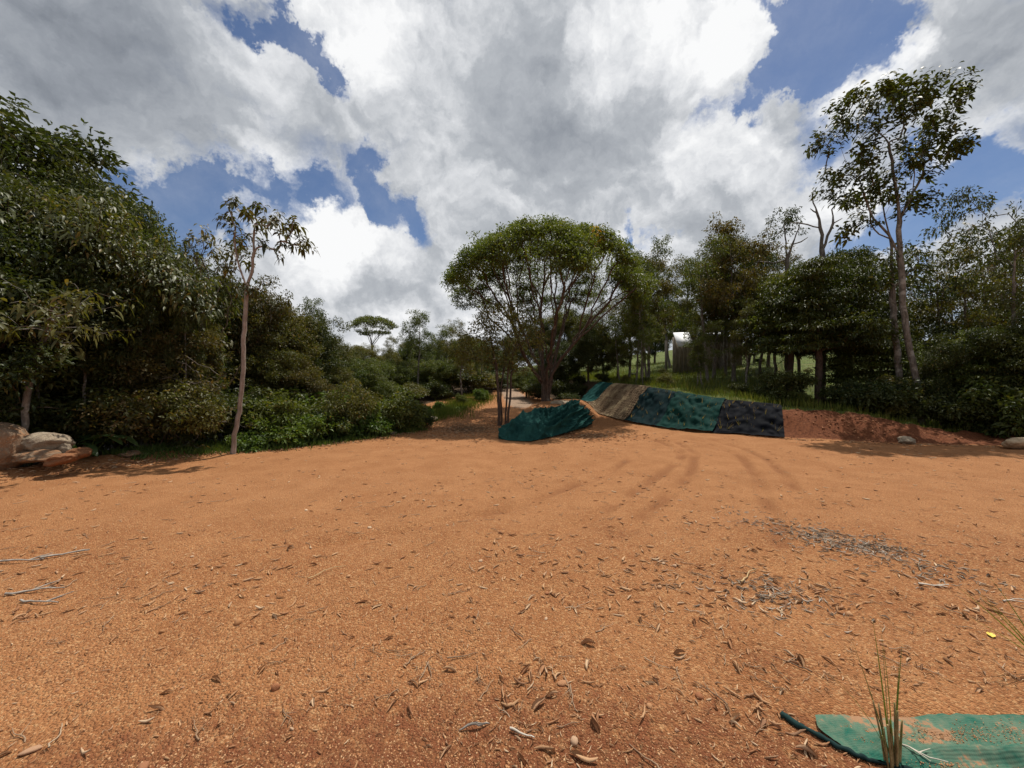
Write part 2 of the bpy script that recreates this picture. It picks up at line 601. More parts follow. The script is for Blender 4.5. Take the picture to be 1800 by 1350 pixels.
def ellipsoid_pts(n, c, r, rng, shell=0.5, zmin=-1.0):
    out = []
    while len(out) < n:
        d = rand_dirs(1, rng)[0]
        if d[2] < zmin: continue
        k = shell + (1 - shell) * rng.random() ** 0.5
        out.append(np.array(c) + d * np.array(r) * k)
    return np.array(out)


def lumps(n, cl, rng, shell=0.55, zmin=-0.6):
    """twig ends in a crown made of several ellipsoids (cx,cy,cz,rx,ry,rz)"""
    vol = np.array([c[3] * c[4] * c[5] for c in cl]) ** 0.67
    k = np.maximum(3, (n * vol / vol.sum()).astype(int))
    P_ = np.concatenate([ellipsoid_pts(k[i], c[:3], c[3:], rng, shell, zmin) for i, c in enumerate(cl)])
    # stray twigs break the outline
    ctr = np.concatenate([np.repeat(np.array([c[:3]]), k[i], 0) for i, c in enumerate(cl)])
    st = rng.random(len(P_)) < 0.22
    P_[st] = ctr[st] + (P_[st] - ctr[st]) * (1.1 + 0.45 * rng.random((st.sum(), 1)))
    return P_
# ================================================================== terrain
BANK = np.array([(-160, 600), (-25, 120), (-2.5, 46), (-0.3, 36), (1.6, 28), (2.9, 21.5), (3.5, 17.6), (4.2, 15.4), (5.3, 13.7), (6.5, 12.4), (7.9, 11.25), (9.3, 10.55), (10.8, 10.1), (12.5, 9.85), (16, 9.8), (30, 11), (80, 14), (600, 40)], float)
BANKH = np.array([0.4, 0.4, 0.5, 0.8, 1.0, 1.15, 1.2, 1.22, 1.12, 1.0, 0.86, 0.78, 0.62, 0.18, 0.05, 0.05, 0.05, 0.05])


def bank_sd(x, y):
    """signed distance to the foot of the cut bank (positive uphill) and the bank's height there"""
    x = np.asarray(x, float); y = np.asarray(y, float)
    bd = np.full(x.shape, 1e9); bs = np.zeros(x.shape); bh = np.zeros(x.shape)
    for i in range(len(BANK) - 1):
        a, b = BANK[i], BANK[i + 1]; e = b - a; l2 = (e ** 2).sum()
        t = np.clip(((x - a[0]) * e[0] + (y - a[1]) * e[1]) / l2, 0, 1)
        dx, dy = x - a[0] - t * e[0], y - a[1] - t * e[1]
        d = np.hypot(dx, dy)
        s = np.sign(e[0] * dy - e[1] * dx)
        k = d < bd
        bd = np.where(k, d, bd); bs = np.where(k, s, bs)
        bh = np.where(k, BANKH[i] + t * (BANKH[i + 1] - BANKH[i]), bh)
    return bd * np.where(bs == 0, 1, bs), bh


MOUND_C, MOUND_A = np.array([1.75, 15.3]), np.array([0.46, 0.888])


def _flat(px, py):
    Y = CAMH * FPX / (py - CY)
    return ((px - CX) / FPX * Y, Y)


RUTS = [[_flat(*p) for p in ln] for ln in (
    [(1150, 772), (1196, 790), (1198, 806), (1160, 832), (1111, 868), (1050, 908), (960, 950)],
    [(1190, 778), (1222, 797), (1215, 828), (1180, 868), (1138, 903), (1080, 950)],
    [(1215, 772), (1267, 786), (1305, 804), (1329, 837), (1347, 877), (1362, 910), (1370, 960)],
    [(1245, 772), (1300, 786), (1350, 806), (1385, 840), (1410, 880)],
    [(1120, 800), (1040, 841), (890, 895), (700, 935), (560, 960)])]


def rut_mask(x, y):
    """wheel tracks sweeping from the bank across the clearing"""
    out = np.zeros(np.shape(x))
    for ln in RUTS:
        for (ax, ay), (bx, by) in zip(ln[:-1], ln[1:]):
            ex, ey = bx - ax, by - ay
            t = np.clip(((x - ax) * ex + (y - ay) * ey) / (ex * ex + ey * ey), 0, 1)
            d = np.hypot(x - ax - t * ex, y - ay - t * ey)
            out = np.maximum(out, np.exp(-(d / 0.095) ** 2) - 0.35 * np.exp(-((d - 0.20) / 0.07) ** 2))
    return out


def height(x, y, fine=True):
    x = np.asarray(x, float); y = np.asarray(y, float)
    z = 0.065 * np.clip(y - 12.5, 0, None) * smooth01((y - 12) / 4)
    z = np.minimum(z, 2.4 + 0.01 * y)
    # left of the clearing the land drops a little into the wood
    z = z - 0.35 * smooth01((-x - 9.5) / 8) * smooth01((20 - y) / 8)
    sdist, bh = bank_sd(x, y)
    near = smooth01((y + 2) / 8)
    st = np.clip(sdist / 1.4, 0, 1)
    step = (0.45 * st + 0.55 * smooth01(st)) * bh
    hill = np.clip(sdist - 2.5, 0, None)
    hz = 0.088 * hill * smooth01(hill / 10) + 0.0010 * np.clip(hill - 10, 0, 40) ** 2
    z = z + (step + np.minimum(hz, 9.5)) * near
    # spit of earth with the big tree
    dx, dy = x - MOUND_C[0], y - MOUND_C[1]
    u = dx * MOUND_A[0] + dy * MOUND_A[1]; v = dx * MOUND_A[1] - dy * MOUND_A[0]
    q = np.sqrt(((u - 0.5) / 4.0) ** 2 + ((v + 0.15) / 1.45) ** 2)
    z = z + 0.60 * smooth01((1.05 - q) / 0.55)
    # low berm along the left wood edge, where the stones lie
    edge = x + 8.6 - 0.42 * (y - 6.2)
    z = z + 0.16 * np.exp(-((edge + 0.25) / 0.45) ** 2) * smooth01((y - 3.0) / 2) * smooth01((13 - y) / 3)
    # terraces on the grassy hillside
    if fine:
        r = np.hypot(x, y)
        z = z + 0.030 * VN.fbm(x * 0.55, y * 0.55, oct=3) + 0.012 * VN.fbm(x * 2.2 + 9, y * 2.2, oct=3)
        rough = smooth01(sdist / 0.5) * smooth01((2.4 - sdist) / 1.5) * smooth01((x - 7.9) / 0.5)
        z = z + rough * 0.12 * VN.fbm(x * 2.5, y * 2.5, oct=5)
        # wheel ruts sweeping from the track across the clearing
        z = z - 0.036 * rut_mask(x, y)
    return z


def hz1(x, y):
    return float(height(np.array([x]), np.array([y]))[0])


def on_ground(px, py):
    """where the photograph's pixel meets the terrain"""
    Y = 1.5
    prev = None
    while Y < 90:
        p = at(px, py, Y)
        dz = p[2] - hz1(p[0], p[1])
        if dz <= 0:
            if prev is not None:
                Y = Y - 0.05 * abs(dz) / (abs(dz) + prev + 1e-9)
            p = at(px, py, Y); return np.array([p[0], p[1], hz1(p[0], p[1])])
        prev = dz; Y += 0.05 if Y < 20 else 0.2
    return at(px, py, 90)


# ground material: orange lateritic grit, leafy soil under the trees, grass on the hillside
def ground_material():
    m, q = new_mat('laterite ground')
    geo = q.n.new('ShaderNodeNewGeometry')
    P_ = geo.outputs['Position']
    big, _ = q.noise(q.v('MULTIPLY', P_, (1.0, 1.9, 1.0)), 0.42, 6, 0.62, 0.6)
    med, _ = q.noise(P_, 1.7, 5, 0.6)
    fin, finc = q.noise(P_, 14.0, 6, 0.65)
    grit, _ = q.noise(P_, 95.0, 3, 0.6)
    cell = q.voro(P_, 85.0)
    cellc = q.voro(P_, 85.0, out='Color')
    cell2 = q.voro(P_, 190.0)
    c = q.mix(q.step(med, 0.30, 0.70), (0.298, 0.121, 0.047), (0.382, 0.168, 0.068))
    c = q.mix(q.step(big, 0.42, 0.66, 0.0, 0.5), c, (0.27, 0.098, 0.035))
    c = q.mix(q.step(fin, 0.40, 0.72, 0.0, 0.45), c, (0.46, 0.222, 0.088))
    sepc = q.n.new('ShaderNodeSeparateXYZ'); q.l.new(cellc, sepc.inputs[0])
    c = q.mix(q.step(sepc.outputs[0], 0.70, 0.95, 0.0, 0.65), c, (0.57, 0.33, 0.155))
    c = q.mix(q.step(sepc.outputs[1], 0.72, 0.95, 0.0, 0.55), c, (0.19, 0.070, 0.027))
    # masks carried by the mesh: leaf-mould with painted bank shade, and grass
    at1 = q.n.new('ShaderNodeAttribute'); at1.attribute_name = 'mould_shade'
    at2 = q.n.new('ShaderNodeAttribute'); at2.attribute_name = 'green'
    at3 = q.n.new('ShaderNodeAttribute'); at3.attribute_name = 'red'
    at4 = q.n.new('ShaderNodeAttribute'); at4.attribute_name = 'grey'
    mould_shadec = q.mix(fin, (0.035, 0.024, 0.014), (0.115, 0.072, 0.038))
    greenc = q.mix(q.step(fin, 0.3, 0.7), (0.050, 0.078, 0.018), (0.145, 0.175, 0.042))
    greenc = q.mix(q.step(med, 0.52, 0.66, 0.0, 0.75), greenc, (0.19, 0.145, 0.065))
    greenc = q.mix(q.step(big, 0.45, 0.62, 0.0, 0.6), greenc, (0.045, 0.062, 0.018))
    redc = q.mix(q.step(fin, 0.3, 0.7), (0.115, 0.038, 0.017), (0.225, 0.080, 0.034))
    greyc = q.mix(q.step(fin, 0.3, 0.7), (0.27, 0.20, 0.145), (0.38, 0.295, 0.22))
    def soft(a):
        return q.step(q.m('ADD', a.outputs['Fac'], q.m('MULTIPLY', q.m('SUBTRACT', fin, 0.5), 0.9)), 0.35, 0.65)
    at6 = q.n.new('ShaderNodeAttribute'); at6.attribute_name = 'sandy'    # washed paler sand in the open middle
    c = q.mix(q.m('MULTIPLY', at6.outputs['Fac'], 0.5), c, q.mix(q.step(med, 0.3, 0.7), (0.372, 0.165, 0.066), (0.448, 0.214, 0.092)))
    at5 = q.n.new('ShaderNodeAttribute'); at5.attribute_name = 'rut'      # pressed, finer and darker soil
    c = q.mix(q.m('MULTIPLY', at5.outputs['Fac'], 0.6), c, (0.22, 0.085, 0.034))
    c = q.mix(q.m('MULTIPLY', soft(at4), 0.8), c, greyc)
    c = q.mix(soft(at3), c, redc)
    c = q.mix(soft(at1), c, mould_shadec)
    c = q.mix(soft(at2), c, greenc)
    h = q.m('ADD', q.m('MULTIPLY', fin, 0.9), q.m('MULTIPLY', grit, 0.35))
    h = q.m('ADD', h, q.m('MULTIPLY', cell, -0.95))
    h = q.m('ADD', h, q.m('MULTIPLY', cell2, -0.18))
    b = bump(q, h, 0.9, 0.022)
    finish(q, principled(q, c, 0.92, 0.15, b))
    return m


M['ground'] = ground_material()

WOOD = np.array([(-9.6, 3.4), (-8.9, 6.2), (-7.6, 8.1), (-6.6, 9.3), (-5.3, 10.3), (-4.1, 11.6), (-3.4, 13.2), (-3.7, 16.5), (-4.2, 20), (-3.0, 26), (-3.5, 34)], float)   # edge of the left wood


def wood_sd(x, y):
    bd = np.full(np.shape(x), 1e9); bs = np.zeros(np.shape(x))
    for i in range(len(WOOD) - 1):
        a, b = WOOD[i], WOOD[i + 1]; e = b - a
        t = np.clip(((x - a[0]) * e[0] + (y - a[1]) * e[1]) / (e ** 2).sum(), 0, 1)
        dx, dy = x - a[0] - t * e[0], y - a[1] - t * e[1]
        d = np.hypot(dx, dy); s = np.sign(e[0] * dy - e[1] * dx)
        k = d < bd; bd = np.where(k, d, bd); bs = np.where(k, s, bs)
    return bd * bs


def build_ground():
    na, nr = 560, 420
    ang = np.concatenate([np.linspace(-math.pi, -1.15, 40, endpoint=False), np.linspace(-1.15, 1.15, na, endpoint=False), np.linspace(1.15, math.pi, 40, endpoint=False)])
    rr = np.concatenate([[0.0], np.geomspace(0.5, 70, nr), np.geomspace(80, 1500, 14)])
    A, RR = np.meshgrid(ang, rr)
    X, Y = RR * np.sin(A), RR * np.cos(A)
    Z = height(X, Y)
    V = np.stack([X, Y, Z], -1).reshape(-1, 3)
    k = len(ang)
    i = np.arange(len(rr) - 1)[:, None] * k; j = np.arange(k)[None]; j2 = (j + 1) % k
    F = np.stack([i + j, i + k + j, i + k + j2, i + j2], -1).reshape(-1, 4)
    F = F[k:]      # innermost ring of degenerate quads replaced by a fan
    fan = np.stack([np.full(k, 0), k + np.arange(k), k + (np.arange(k) + 1) % k], -1)
    me = raw_mesh('ground', V, [fan, F], True)
    x, y = V[:, 0], V[:, 1]
    sdist, bh = bank_sd(x, y)
    wd = wood_sd(x, y)
    mould_shade = smooth01((wd - 0.1) / 0.8) * (y > 0)
    # litter under the umbrella tree and the hollow beside the spit
    mould_shade = np.maximum(mould_shade, 0.62 * np.exp(-(((x + 1.6) / 1.5) ** 2 + ((y - 13.6) / 1.5) ** 2)))
    mould_shade = np.maximum(mould_shade, 0.5 * np.exp(-(((x - 2.6) / 1.0) ** 2 + ((y - 11.9) / 0.8) ** 2)))
    green = smooth01((sdist - 1.15) / 0.6) * (bh > 0.15)
    green = np.maximum(green, smooth01((sdist - 1.5) / 0.8))
    strip = np.exp(-((x + 3.2 - 0.12 * (y - 16)) / 0.75) ** 2) * smooth01((y - 15.5) / 1.5) * smooth01((24 - y) / 3)
    green = np.maximum(green, strip)
    rut = np.clip(rut_mask(x, y), 0, 1) * smooth01((VN.fbm(x * 1.5, y * 1.5, oct=3) + .7))
    far = smooth01((np.hypot(x, y) - 45) / 15)
    green = np.maximum(green * (y > 3), far)
    red = smooth01((sdist + 0.05) / 0.25) * smooth01((2.0 - sdist) / 0.6) * smooth01((x - 7.0) / 0.6)
    red = np.maximum(red, 0.55 * np.exp(-(((x - 1.9) / 0.9) ** 2 + ((y - 12.4) / 0.8) ** 2)))
    red = np.maximum(red, 0.50 * np.exp(-(((x + 0.5) / 1.1) ** 2 + ((y - 1.75) / 0.35) ** 2)))
    mould_shade = np.maximum(mould_shade, smooth01((y - 23) / 3) * smooth01((np.abs(x - 0.3) - 1.3) / 0.8) * (sdist < 0.5))
    red = np.maximum(red, 0.58 * smooth01((2.9 - np.hypot(x * 0.55, y)) / 1.3))  # near soil redder; lens vignetting is also put into this colour
    mould_shade = np.maximum(mould_shade, smooth01((sdist + 0.3) / 0.5) * smooth01((y - 18.7) / 0.6) * (x < 6))  # dark bank strip by the teal net: shade and plants put into colour
    for cx_, cy_, rx_, ry_, w_ in ((1.15, 4.1, .8, .35, .45), (2.7, 4.4, .5, .3, .42), (-1.3, 1.75, .7, .25, .5), (0.9, 1.7, .7, .2, .5), (-2.6, 3.3, 1.0, .3, .3), (-1.2, 2.4, .8, .2, .4), (1.4, 2.2, .6, .3, .45)):
        red = np.maximum(red, w_ * np.exp(-(((x - cx_) / rx_) ** 2 + ((y - cy_) / ry_) ** 2)))
    road = np.exp(-((x - (0.35 + 0.075 * (22 - y))) / 0.85) ** 2) * smooth01((y - 17) / 4)
    grey = np.maximum(road, 0.52 * np.exp(-(((x - 3.3 + 0.4 * (y - 3.8)) / 0.35) ** 2 + ((y - 3.8) / 0.55) ** 2)))
    for nm, arr in (('sandy', smooth01((y - 3.2) / 2.5) * smooth01((16 - y) / 4)), ('rut', rut), ('mould_shade', mould_shade), ('green', green), ('red', red), ('grey', grey)):
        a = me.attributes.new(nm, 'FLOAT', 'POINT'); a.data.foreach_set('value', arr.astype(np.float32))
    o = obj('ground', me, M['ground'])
    tag(o, 'bare orange laterite clearing rising to a track and a grassy hillside', kind='structure')
    return o


ground = build_ground()
# ================================================================== nets and mats on the cut bank
def net_mat(name, c1, c2, soil=0.0, thread=260.0, rough=0.75, dust=0.0):
    m, q = new_mat(name)
    geo = q.n.new('ShaderNodeNewGeometry'); tcn = q.n.new('ShaderNodeTexCoord')
    uv = tcn.outputs['UV']
    n1, _ = q.noise(geo.outputs['Position'], 3.0, 5, 0.6)
    n2, _ = q.noise(geo.outputs['Position'], 30.0, 4, 0.6)
    sp = q.n.new('ShaderNodeSeparateXYZ'); q.l.new(uv, sp.inputs[0])
    wv = q.m('SINE', q.m('ADD', q.m('MULTIPLY', sp.outputs[1], thread), q.m('MULTIPLY', n2, 2.0)))
    wu = q.m('SINE', q.m('MULTIPLY', sp.outputs[0], thread * 1.0))
    c = q.mix(q.step(n1, 0.3, 0.7), c1, c2)
    c = q.mix(q.m('MULTIPLY', q.step(wv, -0.2, 1.0), 0.16), c, tuple(min(1, x * 1.7) for x in c2))
    if soil > 0:
        c = q.mix(q.step(q.m('ADD', n1, q.m('MULTIPLY', q.m('SUBTRACT', n2, 0.5), 0.5)), 0.68 - soil, 0.76 - soil), c, (0.30, 0.125, 0.055))
    if dust > 0:
        c = q.mix(q.m('MULTIPLY', q.step(q.m('ADD', n1, q.m('MULTIPLY', n2, 0.6)), 0.55, 1.05), dust), c, (0.30, 0.24, 0.16))
    h = q.m('ADD', q.m('ADD', q.m('MULTIPLY', wv, 0.35), q.m('MULTIPLY', wu, 0.2)), q.m('MULTIPLY', n2, 1.2))
    b = bump(q, h, 0.35, 0.003)
    finish(q, principled(q, c, rough, 0.04, b))
    return m


M['net_teal'] = net_mat('teal shade net', (0.008, 0.040, 0.038), (0.016, 0.066, 0.060))
M['net_dark'] = net_mat('dark teal shade net', (0.0028, 0.009, 0.011), (0.006, 0.019, 0.021))
M['net_green'] = net_mat('green shade net', (0.0035, 0.019, 0.016), (0.008, 0.038, 0.031))
M['net_navy'] = net_mat('navy shade net', (0.0018, 0.0024, 0.0042), (0.004, 0.005, 0.008))
M['net_fore'] = net_mat('worn green shade net', (0.015, 0.088, 0.062), (0.030, 0.135, 0.095), soil=0.11, thread=700.0, dust=0.4)
M['net_heap'] = net_mat('crumpled green net', (0.008, 0.033, 0.030), (0.019, 0.070, 0.060))


def simple_mat(name, c1, c2, rough=0.7, scale=6, stretch=(1, 1, 1), spec=0.3):
    m, q = new_mat(name)
    tcn = q.n.new('ShaderNodeTexCoord')
    n, _ = q.noise(q.v('MULTIPLY', tcn.outputs['Object'], stretch), scale, 5, 0.6)
    finish(q, principled(q, q.mix(q.step(n, 0.3, 0.7), c1, c2), rough, spec, bump(q, n, 0.3, 0.01)))
    return m


def add_uv(me, UV):
    uvl = me.uv_layers.new(name='uv')
    li = np.empty(len(me.loops), np.int32); me.loops.foreach_get('vertex_index', li)
    uvl.data.foreach_set('uv', UV[li].astype(np.float32).ravel())


def grid_faces(nu, nv):
    i = np.arange(nu - 1)[:, None] * nv; j = np.arange(nv - 1)[None]
    return np.stack([i + j, i + nv + j, i + nv + j + 1, i + j + 1], -1).reshape(-1, 4)


BD = BANK[5:-3]
def foot(Yf):
    """foot of the bank at this depth, with the uphill normal"""
    o = np.argsort(BD[:, 1])
    yy, xx = BD[o, 1], BD[o, 0]
    x = np.interp(Yf, yy, xx)
    x1, x0 = np.interp(Yf + 0.6, yy, xx), np.interp(Yf - 0.6, yy, xx)
    t = np.stack([x1 - x0, np.full_like(x, 1.2)], -1); t = nrm(t)
    nml = np.stack([t[:, 1], -t[:, 0]], -1)      # to the right/uphill
    return np.stack([x, Yf], -1), nml


def bank_point(Yf, s):
    p, nm = foot(np.asarray(Yf, float))
    q = p + nm * np.asarray(s, float)[:, None]
    return q


def bank_sheet(name, ya, yb, mat, label, seed, lift=0.03, wr=0.07, s0=-0.05, s1=1.55, nu=70, nv=36):
    U = np.linspace(0, 1, nu); Vv = np.linspace(0, 1, nv)
    rng = np.random.default_rng(seed)
    uu, vv = [a.ravel() for a in np.meshgrid(U, Vv, indexing='ij')]
    Yf = ya + (yb - ya) * uu + 0.05 * VN.fbm(vv * 5 + seed, uu * 0 + seed, oct=2) * (1 - 2 * np.abs(uu - 0.5))
    s = s0 + (s1 - s0) * vv + 0.05 * VN.fbm(uu * 7 + seed, vv * 0 + 3.1, oct=2) * (vv > 0.9)
    q = bank_point(Yf, s)
    z = height(q[:, 0], q[:, 1], False)
    ln = abs(yb - ya) * 1.3
    w = 0.55 * wr * VN.fbm(uu * ln * 1.3 + seed, vv * 2.2, oct=3) + 1.0 * wr * np.abs(VN.fbm(uu * ln * 2.6 + vv * 3 + 7, vv * 5.0 - uu * 2 + seed, oct=3)) * smooth01((1.0 - vv) / 0.2)
    p, nm = foot(Yf)
    V = np.column_stack([q - nm * (lift + w)[:, None] * 0.8, z + 0.6 * (lift + w) + 0.04])
    me = raw_mesh(name, V, grid_faces(nu, nv), True)
    add_uv(me, np.column_stack([uu * ln, vv * 1.5]))
    o = obj(name, me, mat)
    tag(o, label, 'net', 'nets pegged along the cut bank')
    return o


bank_sheet('shade_net', 17.75, 19.6, M['net_teal'], 'narrow pale teal net at the far left end of the bank, beside the coir mat', 3)
bank_sheet('shade_net', 15.1, 13.75, M['net_dark'], 'dark teal net on the bank just right of the brown coir mat', 8)
bank_sheet('shade_net', 13.8, 12.4, M['net_green'], 'brighter green net in the middle of the bank, between dark teal and navy nets', 21, lift=0.045, wr=0.09)
bank_sheet('shade_net', 12.46, 11.22, M['net_navy'], 'navy blue net at the right end of the covered bank, beside bare red earth', 34, wr=0.08)


def coir_mat():
    """woven coir blanket: real cords across and along"""
    m, q = new_mat('coir cord')
    geo = q.n.new('ShaderNodeNewGeometry')
    n1, _ = q.noise(geo.outputs['Position'], 2.2, 4, 0.6)
    n2, _ = q.noise(geo.outputs['Position'], 40, 3, 0.6)
    c = q.mix(geo.outputs['Random Per Island'], (0.105, 0.070, 0.042), (0.25, 0.18, 0.11))
    c = q.mix(q.step(n1, 0.50, 0.66, 0.0, 0.8), c, (0.38, 0.30, 0.175))
    c = q.mix(q.step(n2, 0.4, 0.8, 0, 0.5), c, (0.07, 0.048, 0.03))
    finish(q, principled(q, c, 0.95, 0.1, bump(q, n2, 0.8, 0.01)))
    ya, yb = 17.8, 15.05
    parts = []
    def strip(Yf, s, w_dir, wdt, hgt):
        q_ = bank_point(Yf, s)
        z = height(q_[:, 0], q_[:, 1], False)
        p, nm = foot(Yf)
        P0 = np.column_stack([q_ - nm * 0.03, z + 0.055])
        tg = nrm(np.gradient(P0, axis=0))
        outn = nrm(np.column_stack([-nm * 0.8, np.full(len(nm), 0.6)]))
        side = nrm(np.cross(tg, outn))
        prof = [(-0.5, 0.0), (-0.25, 1.0), (0.25, 1.0), (0.5, 0.0)]
        ring = np.stack([P0 + side * wdt * a + outn * hgt * b for a, b in prof], 1)
        V = ring.reshape(-1, 3); n = len(P0)
        i = np.arange(n - 1)[:, None] * 4; j = np.arange(3)[None]
        return V, np.stack([i + j, i + j + 1, i + 5 + j, i + 4 + j], -1).reshape(-1, 4)
    rows = 20
    for k in range(rows):
        s = np.full(26, -0.04 + 1.6 * (k + 0.5) / rows)
        parts.append(strip(np.linspace(ya, yb, 26), s + 0.010 * RNG.normal(size=26), 0, 0.050, 0.03 + 0.02 * RNG.random()))
    for k in range(30):
        y = ya + (yb - ya) * (k + 0.5) / 30
        s = np.linspace(-0.05, 1.57, 24)
        parts.append(strip(np.full(24, y) + 0.012 * RNG.normal(size=24), s, 1, 0.055, 0.035 + 0.02 * RNG.random()))
    V, F = merge(parts)
    # backing blanket
    uu, vv = [a.ravel() for a in np.meshgrid(np.linspace(0, 1, 30), np.linspace(0, 1, 26), indexing='ij')]
    Yf = ya + (yb - ya) * uu; s = -0.05 + 1.64 * vv
    q_ = bank_point(Yf, s); p, nm = foot(Yf)
    V2 = np.column_stack([q_ - nm * 0.03, height(q_[:, 0], q_[:, 1], False) + 0.05])
    root = empty('coir_mat', (4.0, 16.4, 0.0))
    V -= np.array([4.0, 16.4, 0]); V2 -= np.array([4.0, 16.4, 0])
    obj('mat_backing', raw_mesh('mat_backing', V2, grid_faces(30, 26), True), simple_mat('dark coir backing', (0.05, 0.034, 0.02), (0.11, 0.075, 0.045), 0.95, 9), root)
    tag(obj('woven_cord', raw_mesh('woven_cord', V, F, True), m, root), kind='stuff')
    tag(root, 'brown woven coir mat laid over the bank between teal nets', 'mat')


coir_mat()

# ------------------------------------------------------------------ dry planted slips poking through the nets
M['straw'] = leaf_mat('straw blades', (0.20, 0.145, 0.065), (0.36, 0.27, 0.13), (0.12, 0.13, 0.04), 0.3, trans=0.2)


def blade(base, d, L, w, bend, rng, seg=4):
    """one narrow grass blade as a folded strip"""
    d = nrm(np.asarray(d, float)); t = np.linspace(0, 1, seg + 1)
    side = nrm(np.cross(d, np.array([0.1, 0.3, 0.95]) + rng.normal(size=3) * 0.3))
    hor = nrm(np.array([d[0], d[1], 0]) + 1e-6)
    P_ = base + d * (L * t)[:, None] + (hor * bend - np.array([0, 0, 0.35 * bend])) * (L * t ** 2)[:, None]
    ww = w * (1 - t ** 1.6) + 0.0006
    V = np.concatenate([P_ - side * ww[:, None] * 0.5, P_ + side * ww[:, None] * 0.5])
    n = seg + 1; i = np.arange(seg)
    return V, np.stack([i, i + n, i + n + 1, i + 1], -1)


def slip_mesh(seed, n=5, L=0.27):
    rng = np.random.default_rng(seed); ps = []
    for k in range(n):
        a = rng.random() * 6.28; lean = 0.05 + 0.55 * rng.random()
        ps.append(blade(np.array([0.01 * math.cos(a), 0.01 * math.sin(a), -0.03]), (math.cos(a) * lean, math.sin(a) * lean, 1), L * (0.5 + 0.6 * rng.random()), 0.012, 0.12 * rng.random(), rng))
    return raw_mesh('planted_slip', *merge(ps))


SLIPS = [slip_mesh(s) for s in range(5)]
rr = np.random.default_rng(77)
spots = []
for ya, yb, n in ((15.0, 13.85, 16), (13.7, 12.5, 30), (12.4, 11.3, 30)):
    got = tries = 0
    while got < n and tries < 600:
        tries += 1
        y = ya + (yb - ya) * rr.random(); s = 0.15 + 1.15 * rr.random()
        q = bank_point([y], [s])[0]
        if all(np.hypot(*(q - o_)) > 0.15 for o_, _ in spots):
            spots.append((q, y)); got += 1
net_of = lambda y: 'dark teal' if y > 13.8 else 'green' if y > 12.45 else 'navy'
NUM = 'first second third fourth fifth sixth seventh eighth ninth tenth eleventh twelfth thirteenth fourteenth fifteenth sixteenth seventeenth eighteenth nineteenth twentieth'.split()
NUM += ['twenty-' + w_ for w_ in NUM[:9]] + ['thirtieth']
spots.sort(key=lambda t_: t_[0][0] / t_[0][1])
rank = {}
for i, (q, y) in enumerate(spots):
    me = SLIPS[i % 5]
    o = obj('planted_slip', me, M['straw'])
    p, nm = foot(np.array([y]))
    z = float(height(q[:1], q[1:], False)[0])
    o.location = (q[0] - nm[0, 0] * 0.03, q[1] - nm[0, 1] * 0.03, z + 0.04)
    o.rotation_euler = (0.25 + 0.15 * rr.normal(), 0.2 * rr.normal(), 0.4 * rr.normal())
    s = 0.6 + 0.6 * rr.random(); o.scale = (s, s, s)
    nn = net_of(y); rank[nn] = rank.get(nn, -1) + 1
    tag(o, f'dry straw-coloured grass slip, {NUM[rank[nn]]} from the left on the {nn} net', 'grass tuft', f'grass slips planted in the {net_of(y)} net')


